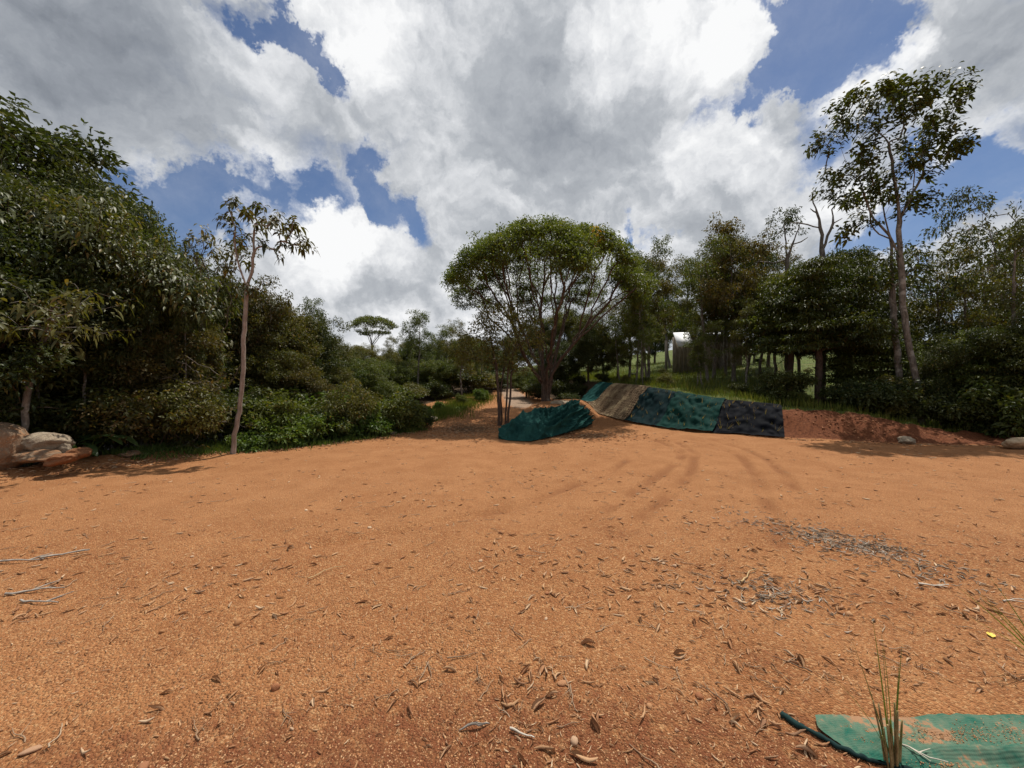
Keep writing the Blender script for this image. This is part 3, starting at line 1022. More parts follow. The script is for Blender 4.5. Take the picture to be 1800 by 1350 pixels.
# ------------------------------------------------------------------ crumpled net over the earth heap
def heap_net():
    base = np.array([at(876, 774, 11.15), at(893, 780, 10.75), at(932, 780, 10.6), at(966, 769, 11.4), at(1000, 759, 12.5), at(1040, 748, 14.3)])
    top = np.array([at(893, 752, 12.4), at(915, 731, 12.9), at(950, 719, 13.5), at(978, 715, 14.0), at(1008, 706, 14.5), at(1030, 724, 15.2)])
    nu, nv = 190, 110
    t = np.linspace(0, 1, nu)
    kt = np.array([0, 0.13, 0.36, 0.58, 0.78, 1.0])
    def curve(c):
        out = np.stack([np.interp(t, kt, c[:, k]) for k in range(3)], -1)
        for _ in range(14):
            o2 = out.copy(); o2[1:-1] = (out[:-2] + 2 * out[1:-1] + out[2:]) / 4; out = o2
        return out
    Bc, Tc = curve(base), curve(top)
    vv = np.linspace(0, 1, nv)
    U, Vg = np.meshgrid(t, vv, indexing='ij')
    Pm = Bc[:, None] * (1 - Vg[..., None]) + Tc[:, None] * Vg[..., None]
    bulge = np.sin(np.pi * Vg ** 0.8) * (0.10 + 0.04 * np.sin(U * 9))
    out = np.stack([-0.15 + 0 * U, -0.35 + 0 * U, 0.9 + 0 * U], -1)
    Pm = Pm + out * bulge[..., None]
    # sagging folds: nested arcs hanging from the high right corner, pleats running down to the left
    wv = VN.fbm(U * 4, Vg * 2.5, oct=2)
    ridge = lambda t_, p_: (1 - np.abs(np.sin(t_))) ** p_
    rad = np.sqrt(((U - 0.60) * 2.6) ** 2 + ((Vg - 0.80) * 1.2) ** 2)
    m1 = smooth01((U - 0.28) / 0.2)
    fold = 0.20 * ridge(rad * 17 + wv * 2.0, 1.8) * m1 * smooth01((rad - 0.08) / 0.12)
    fold = fold + 0.16 * ridge(U * 17 - Vg * 3.0 + wv * 2.6, 2.2) * (1 - 0.75 * m1) * smooth01(Vg / 0.25)
    fold = fold + 0.10 * ridge(U * 9 + Vg * 7 + wv * 3, 3.0)
    crease = 0.045 * (1 - np.abs(VN.fbm(U * 11 + Vg * 2, Vg * 5 - U * 2, oct=2))) ** 3
    fine_ = 0.012 * VN.fbm(U * 34, Vg * 14, oct=2)
    peak = 0.12 * np.exp(-((U - 0.82) / 0.05) ** 2 - ((Vg - 0.95) / 0.2) ** 2)
    du = np.gradient(Pm, axis=0); dv = np.gradient(Pm, axis=1)
    N = nrm(np.cross(du, dv))
    N = np.where((N[..., 2:3] < 0) & (N[..., 1:2] > 0), -N, N)
    edge = smooth01(Vg / 0.06)
    Pm = Pm + np.array([0, 0, 1.0]) * peak[..., None]
    g0 = height(Pm[..., 0], Pm[..., 1], False)
    Pm[..., 2] = np.maximum(Pm[..., 2], g0 + 0.03)
    Pm = Pm + N * ((fold + crease + fine_) * edge * (0.25 + 0.75 * smooth01((1 - Vg) / 0.22)))[..., None]
    g0 = height(Pm[..., 0], Pm[..., 1], False)
    lift = np.where(U > 0.42, 0.06 + 0.05 * np.sin(U * 40), 0.02)      # loose ragged hem at the foot
    hem = (1 - smooth01(Vg / 0.05))
    Pm[..., 2] = np.where(hem > 0.2, np.minimum(Pm[..., 2], g0 + 0.03 + lift), np.maximum(Pm[..., 2], g0 + 0.025))
    V = Pm.reshape(-1, 3)
    me = raw_mesh('heap_net', V, grid_faces(nu, nv), True)
    add_uv(me, np.column_stack([U.ravel() * 5.5, Vg.ravel() * 2.2]))
    o = obj('heap_net', me, M['net_heap'])
    md = o.modifiers.new('cloth', 'SOLIDIFY'); md.thickness = 0.012; md.offset = -1
    tag(o, 'crumpled dark green net draped over the earth heap beneath the umbrella tree', 'net')


heap_net()


# ------------------------------------------------------------------ net in the foreground with its rolled hem and planted tufts
def gz(x, y):
    return height(np.asarray(x, float), np.asarray(y, float))


def fore_net():
    nu, nv = 150, 70
    U, Vg = np.meshgrid(np.linspace(0, 1, nu), np.linspace(0, 1, nv), indexing='ij')
    Yv = 1.815 - 0.82 * Vg
    xl = np.interp(Yv, [0.9, 1.52, 1.57, 1.64, 1.76, 1.83], [1.95, 1.66, 1.56, 1.44, 1.40, 1.44])
    X = xl + (4.2 - xl) * U ** 1.3
    Yv = Yv + 0.004 * VN.fbm(U * 14, Vg * 0, oct=3) * (1 - Vg)
    z = gz(X, Yv) + 0.012
    fold = 0.045 * np.exp(-((Yv - (1.665 + 0.05 * np.sin(X * 2.2))) / 0.030) ** 2) * smooth01((X - 1.62) / 0.3)
    fold += 0.035 * np.exp(-((X - 1.58 - (Yv - 1.62) * 0.9) / 0.05) ** 2) * np.exp(-((Yv - 1.66) / 0.06) ** 2)
    z = z + fold + 0.016 * np.abs(VN.fbm(X * 3.0, Yv * 8, oct=4)) + 0.006 * VN.fbm(X * 30, Yv * 30, oct=2)
    V = np.stack([X, Yv, z], -1).reshape(-1, 3)
    me = raw_mesh('ground_net', V, grid_faces(nu, nv), True)
    add_uv(me, np.column_stack([X.ravel(), Yv.ravel() * 1.0]))
    root = empty('ground_net', (2.2, 1.6, hz1(2.2, 1.6)))
    o = obj('mesh_sheet', me, M['net_fore'], root); o.matrix_parent_inverse = root.matrix_world.inverted()
    o.location = -Vector(root.location)
    o.matrix_parent_inverse.identity()
    # rolled hem
    key = np.array([(1.275, 1.84), (1.33, 1.765), (1.40, 1.68), (1.455, 1.635), (1.51, 1.595), (1.60, 1.565), (1.68, 1.53), (1.80, 1.42)])
    t = np.linspace(0, 1, 90); kt = np.linspace(0, 1, len(key))
    xy = np.stack([np.interp(t, kt, key[:, i]) for i in (0, 1)], -1)
    xy += 0.006 * np.stack([VN.fbm(t * 25, t * 0, oct=2), VN.fbm(t * 25, t * 0 + 5, oct=2)], -1)
    c = np.column_stack([xy, gz(xy[:, 0], xy[:, 1]) + 0.013])
    rad = 0.010 + 0.004 * VN.fbm(t * 18, t * 0 + 2, oct=3)
    rad[0] = 0.003
    Vh, Fh = tube(c, rad, 8)
    hm = obj('rolled_hem', raw_mesh('rolled_hem', Vh, Fh, True), M['net_hem'], root)
    hm.location = -Vector(root.location)
    tag(root, 'bright green shade net lying on the dirt in the bottom right foreground', 'net')


def tube(c, rad, sd=6):
    tg = nrm(np.gradient(c, axis=0)); ref = np.array([0.2, 0.3, 0.93])
    u = nrm(np.cross(tg, ref)); w = np.cross(tg, u)
    a = np.arange(sd) * 2 * math.pi / sd
    ring = c[:, None] + np.asarray(rad)[:, None, None] * (u[:, None] * np.cos(a)[None, :, None] + w[:, None] * np.sin(a)[None, :, None])
    n = len(c); i = np.arange(n - 1)[:, None] * sd; j = np.arange(sd)[None]; j2 = (j + 1) % sd
    return ring.reshape(-1, 3), np.stack([i + j, i + j2, i + sd + j2, i + sd + j], -1).reshape(-1, 4)


M['net_hem'] = net_mat('dark rolled hem', (0.006, 0.012, 0.013), (0.018, 0.04, 0.038), thread=500)
fore_net()

M['culm'] = bark_mat('dry grass culm', (0.20, 0.135, 0.055), (0.40, 0.30, 0.14), (0.19, 0.20, 0.06), 0.08, 12)
M['blade_green'] = leaf_mat('long grass blade', (0.055, 0.085, 0.018), (0.12, 0.165, 0.040), (0.22, 0.18, 0.07), 0.15, trans=0.3)


def vetiver(name, loc, culms, blades, label, seed):
    rng = np.random.default_rng(seed)
    root = empty(name, loc)
    for k, (dx, dy, lean, L, r) in enumerate(culms):
        t = np.linspace(0, 1, 7)
        c = np.stack([dx + lean[0] * t * L, dy + lean[1] * t * L, -0.04 + (L + 0.04) * t], -1)
        V, F = tube(c, r * (1.15 - 0.35 * t), 6)
        n = len(V)
        o = obj('culm', raw_mesh('culm', V, [F, np.array([[n - 6 + i for i in range(6)]])], True), M['culm'], root)
    for k, (dx, dy, d, L, w, bend) in enumerate(blades):
        V, F = blade(np.array([dx, dy, 0.05]), d, L, w, bend, rng, 8)
        obj('blade', raw_mesh('blade', V, F, True), M['blade_green'], root)
    tag(root, label, 'grass tuft', 'grass tufts planted in the foreground')
    return root


b0 = np.array([(1568 - CX) / FPX * 1.585, 1.585])
vetiver('vetiver_tuft', (b0[0], b0[1], hz1(*b0)),
        [(.022 * math.cos(k * 2.4) * (.3 + .05 * k), .018 * math.sin(k * 2.4) * (.3 + .05 * k), (-.07 + .13 * math.cos(k * 2.4) - .05 * (k % 3), .08 * math.sin(k * 2.4)), .11 + .021 * ((k * 7) % 9), .0030 + .0006 * (k % 4)) for k in range(14)] + [(.034, .004, (.08, .02), .185, .0045)],
        [(-.01, 0, (-.22, .1, 1), .46, .006, .03), (-.004, .004, (-.06, .05, 1), .54, .006, .02), (.004, 0, (.0, .05, 1), .47, .006, .05), (.01, 0, (.10, .05, 1), .44, .006, .05), (.0, .01, (.04, .1, 1), .50, .005, .04),
         (-.012, .01, (-.35, .1, 1), .33, .005, .25), (-.02, 0, (-.75, .1, .75), .30, .004, .3), (.012, .0, (.13, .1, 1), .36, .005, .1), (-.01, -.01, (-.12, -.1, 1), .30, .006, .1)],
        'tuft of cut stalks and thin green blades growing up through the foreground net', 5)
b1 = np.array([2.93, 2.12])
vetiver('vetiver_tuft', (b1[0], b1[1], hz1(*b1)),
        [(-.01, 0, (-.5, 0), .12, .007), (.0, .01, (-.4, .05), .15, .008), (.01, 0, (-.2, .0), .16, .008)],
        [(-.01, 0, (-.85, .1, 1), .55, .007, .10), (0, .01, (-.75, .0, 1), .48, .007, .12), (.0, 0, (-.6, .1, 1), .46, .006, .15), (-.01, .01, (-1.0, .1, .9), .42, .006, .2), (.01, 0, (-.4, .1, 1), .5, .006, .1)],
        'green grass blades leaning in from the right edge of the foreground', 6)


# ------------------------------------------------------------------ rocks
def rock_mat(name, a, b, c, scale=3.0):
    m, q = new_mat(name)
    tcn = q.n.new('ShaderNodeTexCoord'); P_ = tcn.outputs['Object']
    n1, _ = q.noise(P_, scale, 6, 0.62, 0.4)
    n2, _ = q.noise(P_, scale * 7, 5, 0.65)
    col = q.mix(q.step(n1, 0.36, 0.62), a, b)
    col = q.mix(q.step(n2, 0.52, 0.72), col, c)
    finish(q, principled(q, col, 0.88, 0.2, bump(q, q.m('ADD', n1, q.m('MULTIPLY', n2, 0.5)), 0.9, 0.06)))
    return m


M['rock_brown'] = rock_mat('brown boulder', (0.33, 0.165, 0.08), (0.25, 0.18, 0.12), (0.40, 0.30, 0.21))
M['rock_pale'] = rock_mat('pale boulder', (0.40, 0.32, 0.225), (0.28, 0.215, 0.15), (0.54, 0.47, 0.37))
M['rock_cream'] = rock_mat('cream rock', (0.56, 0.42, 0.27), (0.44, 0.31, 0.19), (0.66, 0.55, 0.40))
M['rock_red'] = rock_mat('red stone', (0.33, 0.145, 0.065), (0.24, 0.10, 0.045), (0.40, 0.24, 0.13))


def rock_mesh(seed, sub=4, rough=0.22, cuts=5):
    import bmesh
    bm = bmesh.new(); bmesh.ops.create_icosphere(bm, subdivisions=sub, radius=1)
    V = np.array([v.co[:] for v in bm.verts]); F = np.array([[v.index for v in f.verts] for f in bm.faces]); bm.free()
    rng = np.random.default_rng(seed)
    for k in range(cuts):                       # worn flats
        d = rand_dirs(1, rng)[0]; lim = 0.62 + 0.25 * rng.random()
        h = V @ d
        V = V - np.outer(np.clip(h - lim, 0, None) * 0.85, d)
    o = rng.random(3) * 50
    V = V * (1 + rough * VN.fbm(V[:, 0] * 1.4 + o[0], V[:, 1] * 1.4 + o[1], V[:, 2] * 1.4 + o[2], oct=4))[:, None]
    return raw_mesh('stone', V, F, True)


def rock(name, px, py, wpx, hpx, label, mat, seed, depth=None, tilt=(0, 0, 0), sink=0.2, cat='rock', Y=None, zc=None, sub=4, group=None):
    p = on_ground(px, py) if Y is None else at(px, py, Y)
    k = p[1] / FPX
    sx, sz = wpx * k / 2, hpx * k / 2
    o = obj(name, rock_mesh(seed, sub), mat)
    sy = depth if depth else sx * 0.85
    o.scale = (sx, sy, sz / (1 - sink * 0.5))
    o.rotation_euler = tilt
    yc = p[1] + sy * 0.6
    o.location = (p[0] * yc / p[1], yc, p[2] + sz * (1 - sink))
    tag(o, label, cat, group)
    return o


def pile(name, px, py, w_, h_, Y, label, mat, seed, tilt, cuts=8):
    """a stone of the pile, given by the middle it shows"""
    p = at(px, py, Y); k = Y / FPX
    o = obj(name, rock_mesh(seed, 5, 0.20 if cuts > 4 else 0.12, cuts), mat)
    o.scale = (w_ * k * .56, w_ * k * .5, h_ * k * .56)
    o.location = p; o.rotation_euler = tilt
    tag(o, label, 'rock')


pile('boulder', -4, 790, 82, 82, 6.7, 'big round brown boulder cut by the left edge of the photo', M['rock_brown'], 3, (0, 0.05, 0.5), 0)
pile('boulder', 82, 778, 58, 32, 6.95, 'pale domed boulder resting on red stones beside the big boulder', M['rock_pale'], 12, (0, 0.12, 0.2), 4)
pile('stone', 68, 802, 54, 24, 6.8, 'brown slab stone between big boulder and orange stone', M['rock_brown'], 9, (0, -0.1, 0.3))
pile('stone', 106, 808, 44, 20, 6.65, 'smooth orange stone under the pale domed boulder', M['rock_red'], 7, (0, -0.2, 0))
pile('stone', 136, 799, 38, 22, 6.85, 'angular reddish stone at the right end of the boulder pile', M['rock_red'], 17, (0.1, -0.3, 0.3))
pile('stone', 115, 792, 22, 24, 7.0, 'upright tan stone wedged behind the orange stone', M['rock_pale'], 23, (0, 0, 0))
rock('stone', 232, 806, 58, 14, 'low buried brown stone on the berm right of the boulder pile', M['rock_brown'], 27, sink=0.35)
rock('boulder', 1792, 790, 74, 22, 'long pale rock at the right edge, end of the red bank', M['rock_cream'], 31, depth=0.25, tilt=(0, 0.08, 0.2), sink=0.1)
rock('stone', 1592, 781, 30, 14, 'small rounded tan stone at the foot of the bare red bank', M['rock_pale'], 33, sink=0.2)
rock('boulder', 985, 719, 38, 16, 'tan rock on the heap between tree trunk and crumpled net', M['rock_pale'], 41, Y=15.6, sink=0.3)
rock('stone', 762, 741, 14, 9, 'whitish stone by the bush at the edge of the track', M['rock_pale'], 42, sink=0.1)
rock('stone', 690, 764, 16, 5, 'flat pale stone on the litter left of the earth heap', M['rock_pale'], 43, sink=0.2)


# ------------------------------------------------------------------ hut on the hillside
def box(cx, cy, cz, sx, sy, sz):
    v = np.array([(x, y, z) for z in (-.5, .5) for y in (-.5, .5) for x in (-.5, .5)]) * [sx, sy, sz] + [cx, cy, cz]
    f = np.array([(0, 2, 3, 1), (4, 5, 7, 6), (0, 1, 5, 4), (2, 6, 7, 3), (1, 3, 7, 5), (0, 4, 6, 2)])
    return v, f


def hut():
    Y = 25.0
    X = (1203 - CX) / FPX * Y
    z0 = hz1(X, Y)
    root = empty('hillside_hut', (X, Y, z0), R(-8))
    wood = simple_mat('grey boards', (0.16, 0.13, 0.10), (0.30, 0.26, 0.21), 0.9, 5, (6, 6, 0.6))
    white = simple_mat('white panel', (0.70, 0.72, 0.74), (0.80, 0.81, 0.82), 0.6, 3)
    metal = simple_mat('weathered roof sheet', (0.26, 0.275, 0.29), (0.42, 0.43, 0.44), 0.5, 2, (8, 0.5, 1), 0.5)
    ztop = 1.6 + (675 - 592) / FPX * Y - z0
    H = max(1.9, ztop)
    for k in range(16):       # wall boards
        v, f = box(-0.6 + 0.25 * k + 0.12, 0.0, H * 0.5, 0.238, 0.05, H - 0.02 * (k % 3))
        obj('board', raw_mesh('board', v, f), wood, root)
    v, f = box(-0.28, -0.06, H - 0.44, 0.95, 0.05, 1.0); v = v - [0, 0, H - 0.44]; ca, sa = math.cos(.85), math.sin(.85)
    v = np.stack([v[:, 0], v[:, 1] * ca + v[:, 2] * sa * 1.5, -v[:, 1] * sa + v[:, 2] * ca * 1.5], -1) + [0, -0.75, H - 0.3]
    obj('white_sheet', raw_mesh('white_sheet', v, f), white, root)
    for x in (-0.62, 3.45):
        for y in (0.1, 2.1):
            v, f = box(x, y, H * 0.5, 0.14, 0.14, H); obj('post', raw_mesh('post', v, f), wood, root)
    # corrugated lean-to roof
    xs = np.linspace(0.25, 3.9, 150); zz = 0.03 * np.sin(xs * 2 * math.pi / 0.19)
    V = np.concatenate([np.column_stack([xs, np.full(150, -0.5), H + 0.05 + zz]), np.column_stack([xs, np.full(150, 2.6), H + 0.55 + zz])])
    i = np.arange(149)
    r = obj('roof', raw_mesh('roof', V, np.stack([i, i + 1, i + 151, i + 150], -1), True), metal, root)
    md = r.modifiers.new('sheet', 'SOLIDIFY'); md.thickness = 0.01
    tag(root, 'board hut with a sloping white sheet and grey roof glimpsed through trees on the hillside', 'hut')


hut()
# ================================================================== trees
def gpos(px, Y):
    X = (px - CX) / FPX * Y
    return np.array([X, Y, hz1(X, Y)])


def rel(pts, base):
    return [np.asarray(p, float) - base for p in pts]


# ---------- the umbrella tree on the heap
def umbrella():
    base = gpos(961, 16.6)
    rng = np.random.default_rng(4)
    k = 16.6 / FPX
    def w(px, py, dy=0.0): return np.array([(px - 961) * k, dy, CAMH - (py - CY) * k - base[2]])
    # short trunk dividing into three rising leaders
    t0 = [np.zeros(3) - [0, 0, 0.15], w(957, 690), w(955, 655)]
    fork = w(955, 655)
    l1 = [fork, w(952, 600, 0.1), w(951, 545, 0.1), w(955, 500, 0)]
    l2 = [fork, w(968, 635, -0.2), w(980, 600, -0.3), w(990, 560, -0.2)]
    l3 = [fork, w(944, 635, 0.2), w(925, 590, 0.6), w(905, 545, 0.8)]
    l4 = [w(957, 672), w(940, 655, -0.2), w(922, 630, -0.5), w(905, 590, -0.9)]
    # canopy: a dome of many leafy lobes, hollow beneath, with the odd gap
    cz = 4.75 - base[2]; RH, RV = 3.85, 3.0
    pts, prim = [], []
    NL = 62
    for i in range(NL):
        sz = 0.20 + 0.80 * (i + .5) / NL; a0 = i * 2.39996 + 0.25 * rng.normal()
        hr = math.sqrt(1 - sz * sz)
        n_ = np.array([hr * math.cos(a0), hr * math.sin(a0), sz]); n_ += 0.03 * rng.normal(size=3); n_ = nrm(n_)
        kr = 0.97 + 0.022 * rng.normal()
        c = np.array([0.02, 0, cz]) + n_ * np.array([RH, RH, RV]) * kr - np.array([0.1, 0, 0])
        rad = 0.62 + 0.30 * rng.random()
        
        for _ in range(int(36 * rad)):
            d = nrm(rand_dirs(1, rng)[0] + n_ * 0.75 + np.array([0, 0, .35]))
            pts.append(c + d * np.array([rad, rad, rad * .68]) * (0.75 + 0.3 * rng.random()))
        prim.append(c - n_ * .35 + .15 * rng.normal(size=3))
        if rng.random() < .15: prim.append(c - n_ * .3 + .5 * rng.normal(size=3) * [1, 1, .3])
    for _ in range(170):          # knit the lobes together over the top
        d = rand_dirs(1, rng)[0]; d[2] = abs(d[2]) * .65 + .35; d = nrm(d)
        pts.append(np.array([-0.08, 0, cz]) + d * np.array([RH, RH, RV]) * (1.0 + .08 * rng.normal()))
    pts = [(np.array(prim), 0.9, 0.30), (np.array(pts), 0.22, 0.25)]
    def lp(tp, dr, r): return cluster_leaves(tp, dr, r, per=46, rad=0.33, flat=0.45, L=0.10, Wr=0.40, outward=0.5, up=0.9, fold=0.18)
    o = make_tree('umbrella_tree', base, [t0, l1, l2, l3, l4], pts, lp, M['bark_brown'], M['leaf_umbrella'], 4, R0=0.20, r0=0.006, bf=0.95, seg=0.38, wob=0.04, lead=0.34, flare=1.35)
    # a yellowing spray on the right of the crown
    sp = np.array([w(1030 + 14 * rng.normal(), 458 + 7 * rng.normal(), -2.3 + 0.3 * rng.normal()) for _ in range(9)])
    lv = cluster_leaves(sp, None, rng, per=26, rad=0.26, L=0.12, Wr=0.4)
    obj('yellow_leaves', raw_mesh('yellow_leaves', *lv), M['leaf_yellow'], o)
    tag(o, 'large umbrella-crowned tree with fanning limbs standing on the earth heap', 'tree')


umbrella()


# ---------- small tree of several stems beside the heap
def multistem():
    base = gpos(884, 14.2)
    k = 14.2 / FPX; rng = np.random.default_rng(9)
    def w(px, py, dy=0.0): return np.array([(px - 884) * k, dy, CAMH - (py - CY) * k - base[2]])
    st = [[np.array([-0.12, 0, -.1]), w(876, 690), w(872, 640), w(862, 590, -.2)],
          [np.array([-0.02, .1, -.1]), w(880, 690, .1), w(886, 640, .2), w(900, 590, .4)],
          [np.array([0.08, 0, -.1]), w(891, 700), w(893, 650, -.1), w(880, 580, 0)],
          [np.array([0.16, .1, -.1]), w(897, 700, .1), w(899, 640, .1), w(915, 575, .1)]]
    cl = [(*w(845, 600, 0), .75, .7, .75), (*w(885, 560, .2), .8, .8, .7), (*w(925, 590, .2), .7, .7, .8), (*w(870, 630, -.4), .7, .6, .5), (*w(905, 640, .3), .6, .6, .5), (*w(815, 625, .2), .5, .5, .45)]
    pts = lumps(170, cl, rng, 0.4)
    def lp(tp, dr, r): return cluster_leaves(tp, dr, r, per=44, rad=0.28, L=0.09, Wr=0.42)
    o = make_tree('multistem_tree', base, st, pts, lp, M['bark_brown'], M['leaf_olive'], 9, R0=0.075, r0=0.005, bf=0.5, seg=0.25, flare=1.3)
    tag(o, 'small tree of four thin stems rising from litter left of the green net heap', 'tree')


multistem()


# ---------- slender pale tree in front of the left wood
def slender():
    p0 = on_ground(408, 798); Yd = p0[1]; base = p0; k = Yd / FPX
    def w(px, py, dy=0.0): return np.array([(px - 408) * k, dy, CAMH - (py - CY) * k - base[2]])
    tr = [np.array([0, 0, -.1]), w(412, 765), w(419, 735), w(424, 690), w(428, 640), w(428, 590), w(432, 545), w(434, 505)]
    L = [w(434, 505), w(424, 480), w(417, 455), w(412, 430), w(414, 400)]
    Rr = [w(434, 505), w(442, 482), w(446, 455), w(446, 420), w(449, 395)]
    tips = [(398, 366, .1), (408, 352, 0), (422, 360, -.2), (430, 372, .2), (420, 398, 0), (404, 392, -.1), (436, 352, .2), (445, 375, -.2), (455, 388, .1), (462, 398, -.1), (470, 386, .2), (478, 398, .3), (488, 380, 0), (497, 392, -.2),
            (505, 388, .2), (514, 400, .1), (520, 392, -.1), (528, 410, 0), (536, 418, .2), (538, 432, -.1), (522, 428, .3), (505, 430, -.2), (490, 445, .1), (476, 432, -.3), (412, 415, .2), (452, 492, .15), (440, 500, -.1), (446, 506, .1), (402, 470, -.1), (430, 410, .2)]
    rg = np.random.default_rng(8)
    pts = np.array([w(px + 7 * rg.normal() * j, py + 6 * rg.normal() * j, dy + .12 * rg.normal() * j) for px, py, dy in tips for j in (0, 1, 1)])
    def lp(tp, dr, r): return rosette_leaves(tp, nrm(dr + [0, 0, .8]), r, per=9, L=0.125, Wr=0.40, droop=0.75, spread=0.10, jit=.02)
    o = make_tree('slender_tree', base, [tr, L, Rr], pts, lp, M['bark_pale'], M['leaf_rosette'], 21, R0=0.047, r0=0.006, bf=0.25, seg=0.16, wob=0.02, lead=0.25, flare=1.35)
    tag(o, 'slender pale-trunked tree with sparse leaf whorls, alone before the left wood', 'tree')


slender()


# ---------- tall tree on the right bank
def tall_right():
    base = gpos(1622, 12.6); Yd = 12.6; k = Yd / FPX
    def w(px, py, dy=0.0): return np.array([(px - 1622) * k, dy, CAMH - (py - CY) * k - base[2]])
    tr = [np.array([0, 0, -.1]), w(1617, 700), w(1607, 650), w(1594, 590), w(1586, 520), w(1582, 450), w(1580, 390), w(1577, 350), w(1570, 300), w(1562, 250)]
    a = [w(1582, 450), w(1567, 410, .1), w(1545, 380, .2), w(1530, 340, .2), w(1520, 310, .2)]
    b = [w(1580, 390), w(1592, 350, -.2), w(1597, 310, -.2), w(1590, 270, -.1)]
    c = [w(1580, 390), w(1605, 350, .2), w(1630, 315, .3), w(1645, 290, .3)]
    tips = [(1700, 132), (1704, 150), (1692, 150), (1690, 168), (1678, 178), (1683, 190), (1668, 196), (1655, 205), (1600, 132), (1612, 142), (1590, 150), (1604, 160), (1625, 158), (1640, 142), (1648, 138), (1636, 172), (1615, 180), (1580, 172), (1570, 186),
            (1545, 145), (1555, 155), (1535, 162), (1565, 150), (1548, 180), (1530, 178), (1500, 168), (1490, 175), (1478, 178), (1470, 190), (1486, 200), (1505, 195), (1520, 205), (1500, 218), (1470, 215), (1456, 222), (1448, 236), (1440, 246), (1450, 255), (1462, 245), (1480, 240), (1520, 232),
            (1545, 222), (1560, 205), (1585, 215), (1600, 200), (1625, 205), (1650, 215), (1660, 232), (1670, 228), (1680, 240), (1690, 245), (1685, 258), (1672, 268), (1655, 262), (1640, 252), (1622, 240), (1650, 285), (1632, 280), (1618, 272), (1640, 295),
            (1540, 258), (1556, 268), (1525, 282), (1510, 288), (1495, 292), (1480, 300), (1470, 294), (1462, 308), (1478, 318), (1500, 318), (1520, 310), (1545, 302), (1560, 296), (1580, 285), (1590, 300), (1455, 326), (1448, 334), (1465, 338), (1490, 340), (1530, 330), (1550, 322), (1600, 285), (1570, 310),
            (1600, 355), (1615, 348), (1625, 344), (1592, 362), (1610, 365), (1508, 396), (1495, 402), (1520, 392), (1500, 380), (1600, 255), (1575, 250), (1535, 240), (1505, 260), (1525, 195), (1590, 190), (1640, 190)]
    rng = np.random.default_rng(2)
    pts = np.array([w(px + 3 * rng.normal(), py + 3 * rng.normal(), 0.28 * rng.normal()) for px, py in tips for _ in range(2)])
    def lp(tp, dr, r): return rosette_leaves(tp, nrm(dr + [0, 0, .7]), r, per=30, L=0.165, Wr=0.42, droop=0.35, spread=0.22, jit=0.11)
    o = make_tree('tall_tree', base, [tr, a, b, c], pts, lp, M['bark_grey'], M['leaf_dark'], 23, R0=0.092, r0=0.005, bf=0.30, seg=0.3, wob=0.03, lead=0.3, flare=1.3)
    tag(o, 'tallest tree on the right, open crown of leaf whorls above a leaning trunk', 'tree')
    # its neighbour, a second straight trunk close behind
    base2 = gpos(1585, 13.2); k2 = 13.2 / FPX
    def w2(px, py, dy=0.0): return np.array([(px - 1585) * k2, dy, CAMH - (py - CY) * k2 - base2[2]])
    tr2 = [np.array([0, 0, -.1]), w2(1580, 650), w2(1571, 560), w2(1568, 480), w2(1566, 420), w2(1555, 380), w2(1548, 350)]
    tb = [w2(1566, 420), w2(1550, 410, .1), w2(1535, 390, .1), w2(1528, 370)]
    tips2 = [(1540, 352), (1555, 345), (1530, 360), (1520, 350), (1500, 345), (1545, 330), (1565, 335), (1485, 352), (1512, 335), (1570, 470), (1600, 440), (1620, 452), (1548, 480), (1540, 460), (1610, 470), (1590, 490), (1630, 470), (1560, 500), (1600, 510), (1535, 500)]
    pts2 = np.array([w2(px + 5 * rng.normal(), py + 5 * rng.normal(), .5 * rng.normal()) for px, py in tips2 for _ in range(2)])
    def lp2(tp, dr, r): return cluster_leaves(tp, dr, r, per=30, rad=0.3, L=0.16, Wr=0.42, droop=.3)
    o = make_tree('straight_tree', base2, [tr2, tb], pts2, lp2, M['bark_grey'], M['leaf_dark'], 29, R0=0.10, r0=0.006, bf=0.4, seg=0.3, flare=1.2)
    tag(o, 'straight second trunk just left of the tallest tree on the right', 'tree')


tall_right()


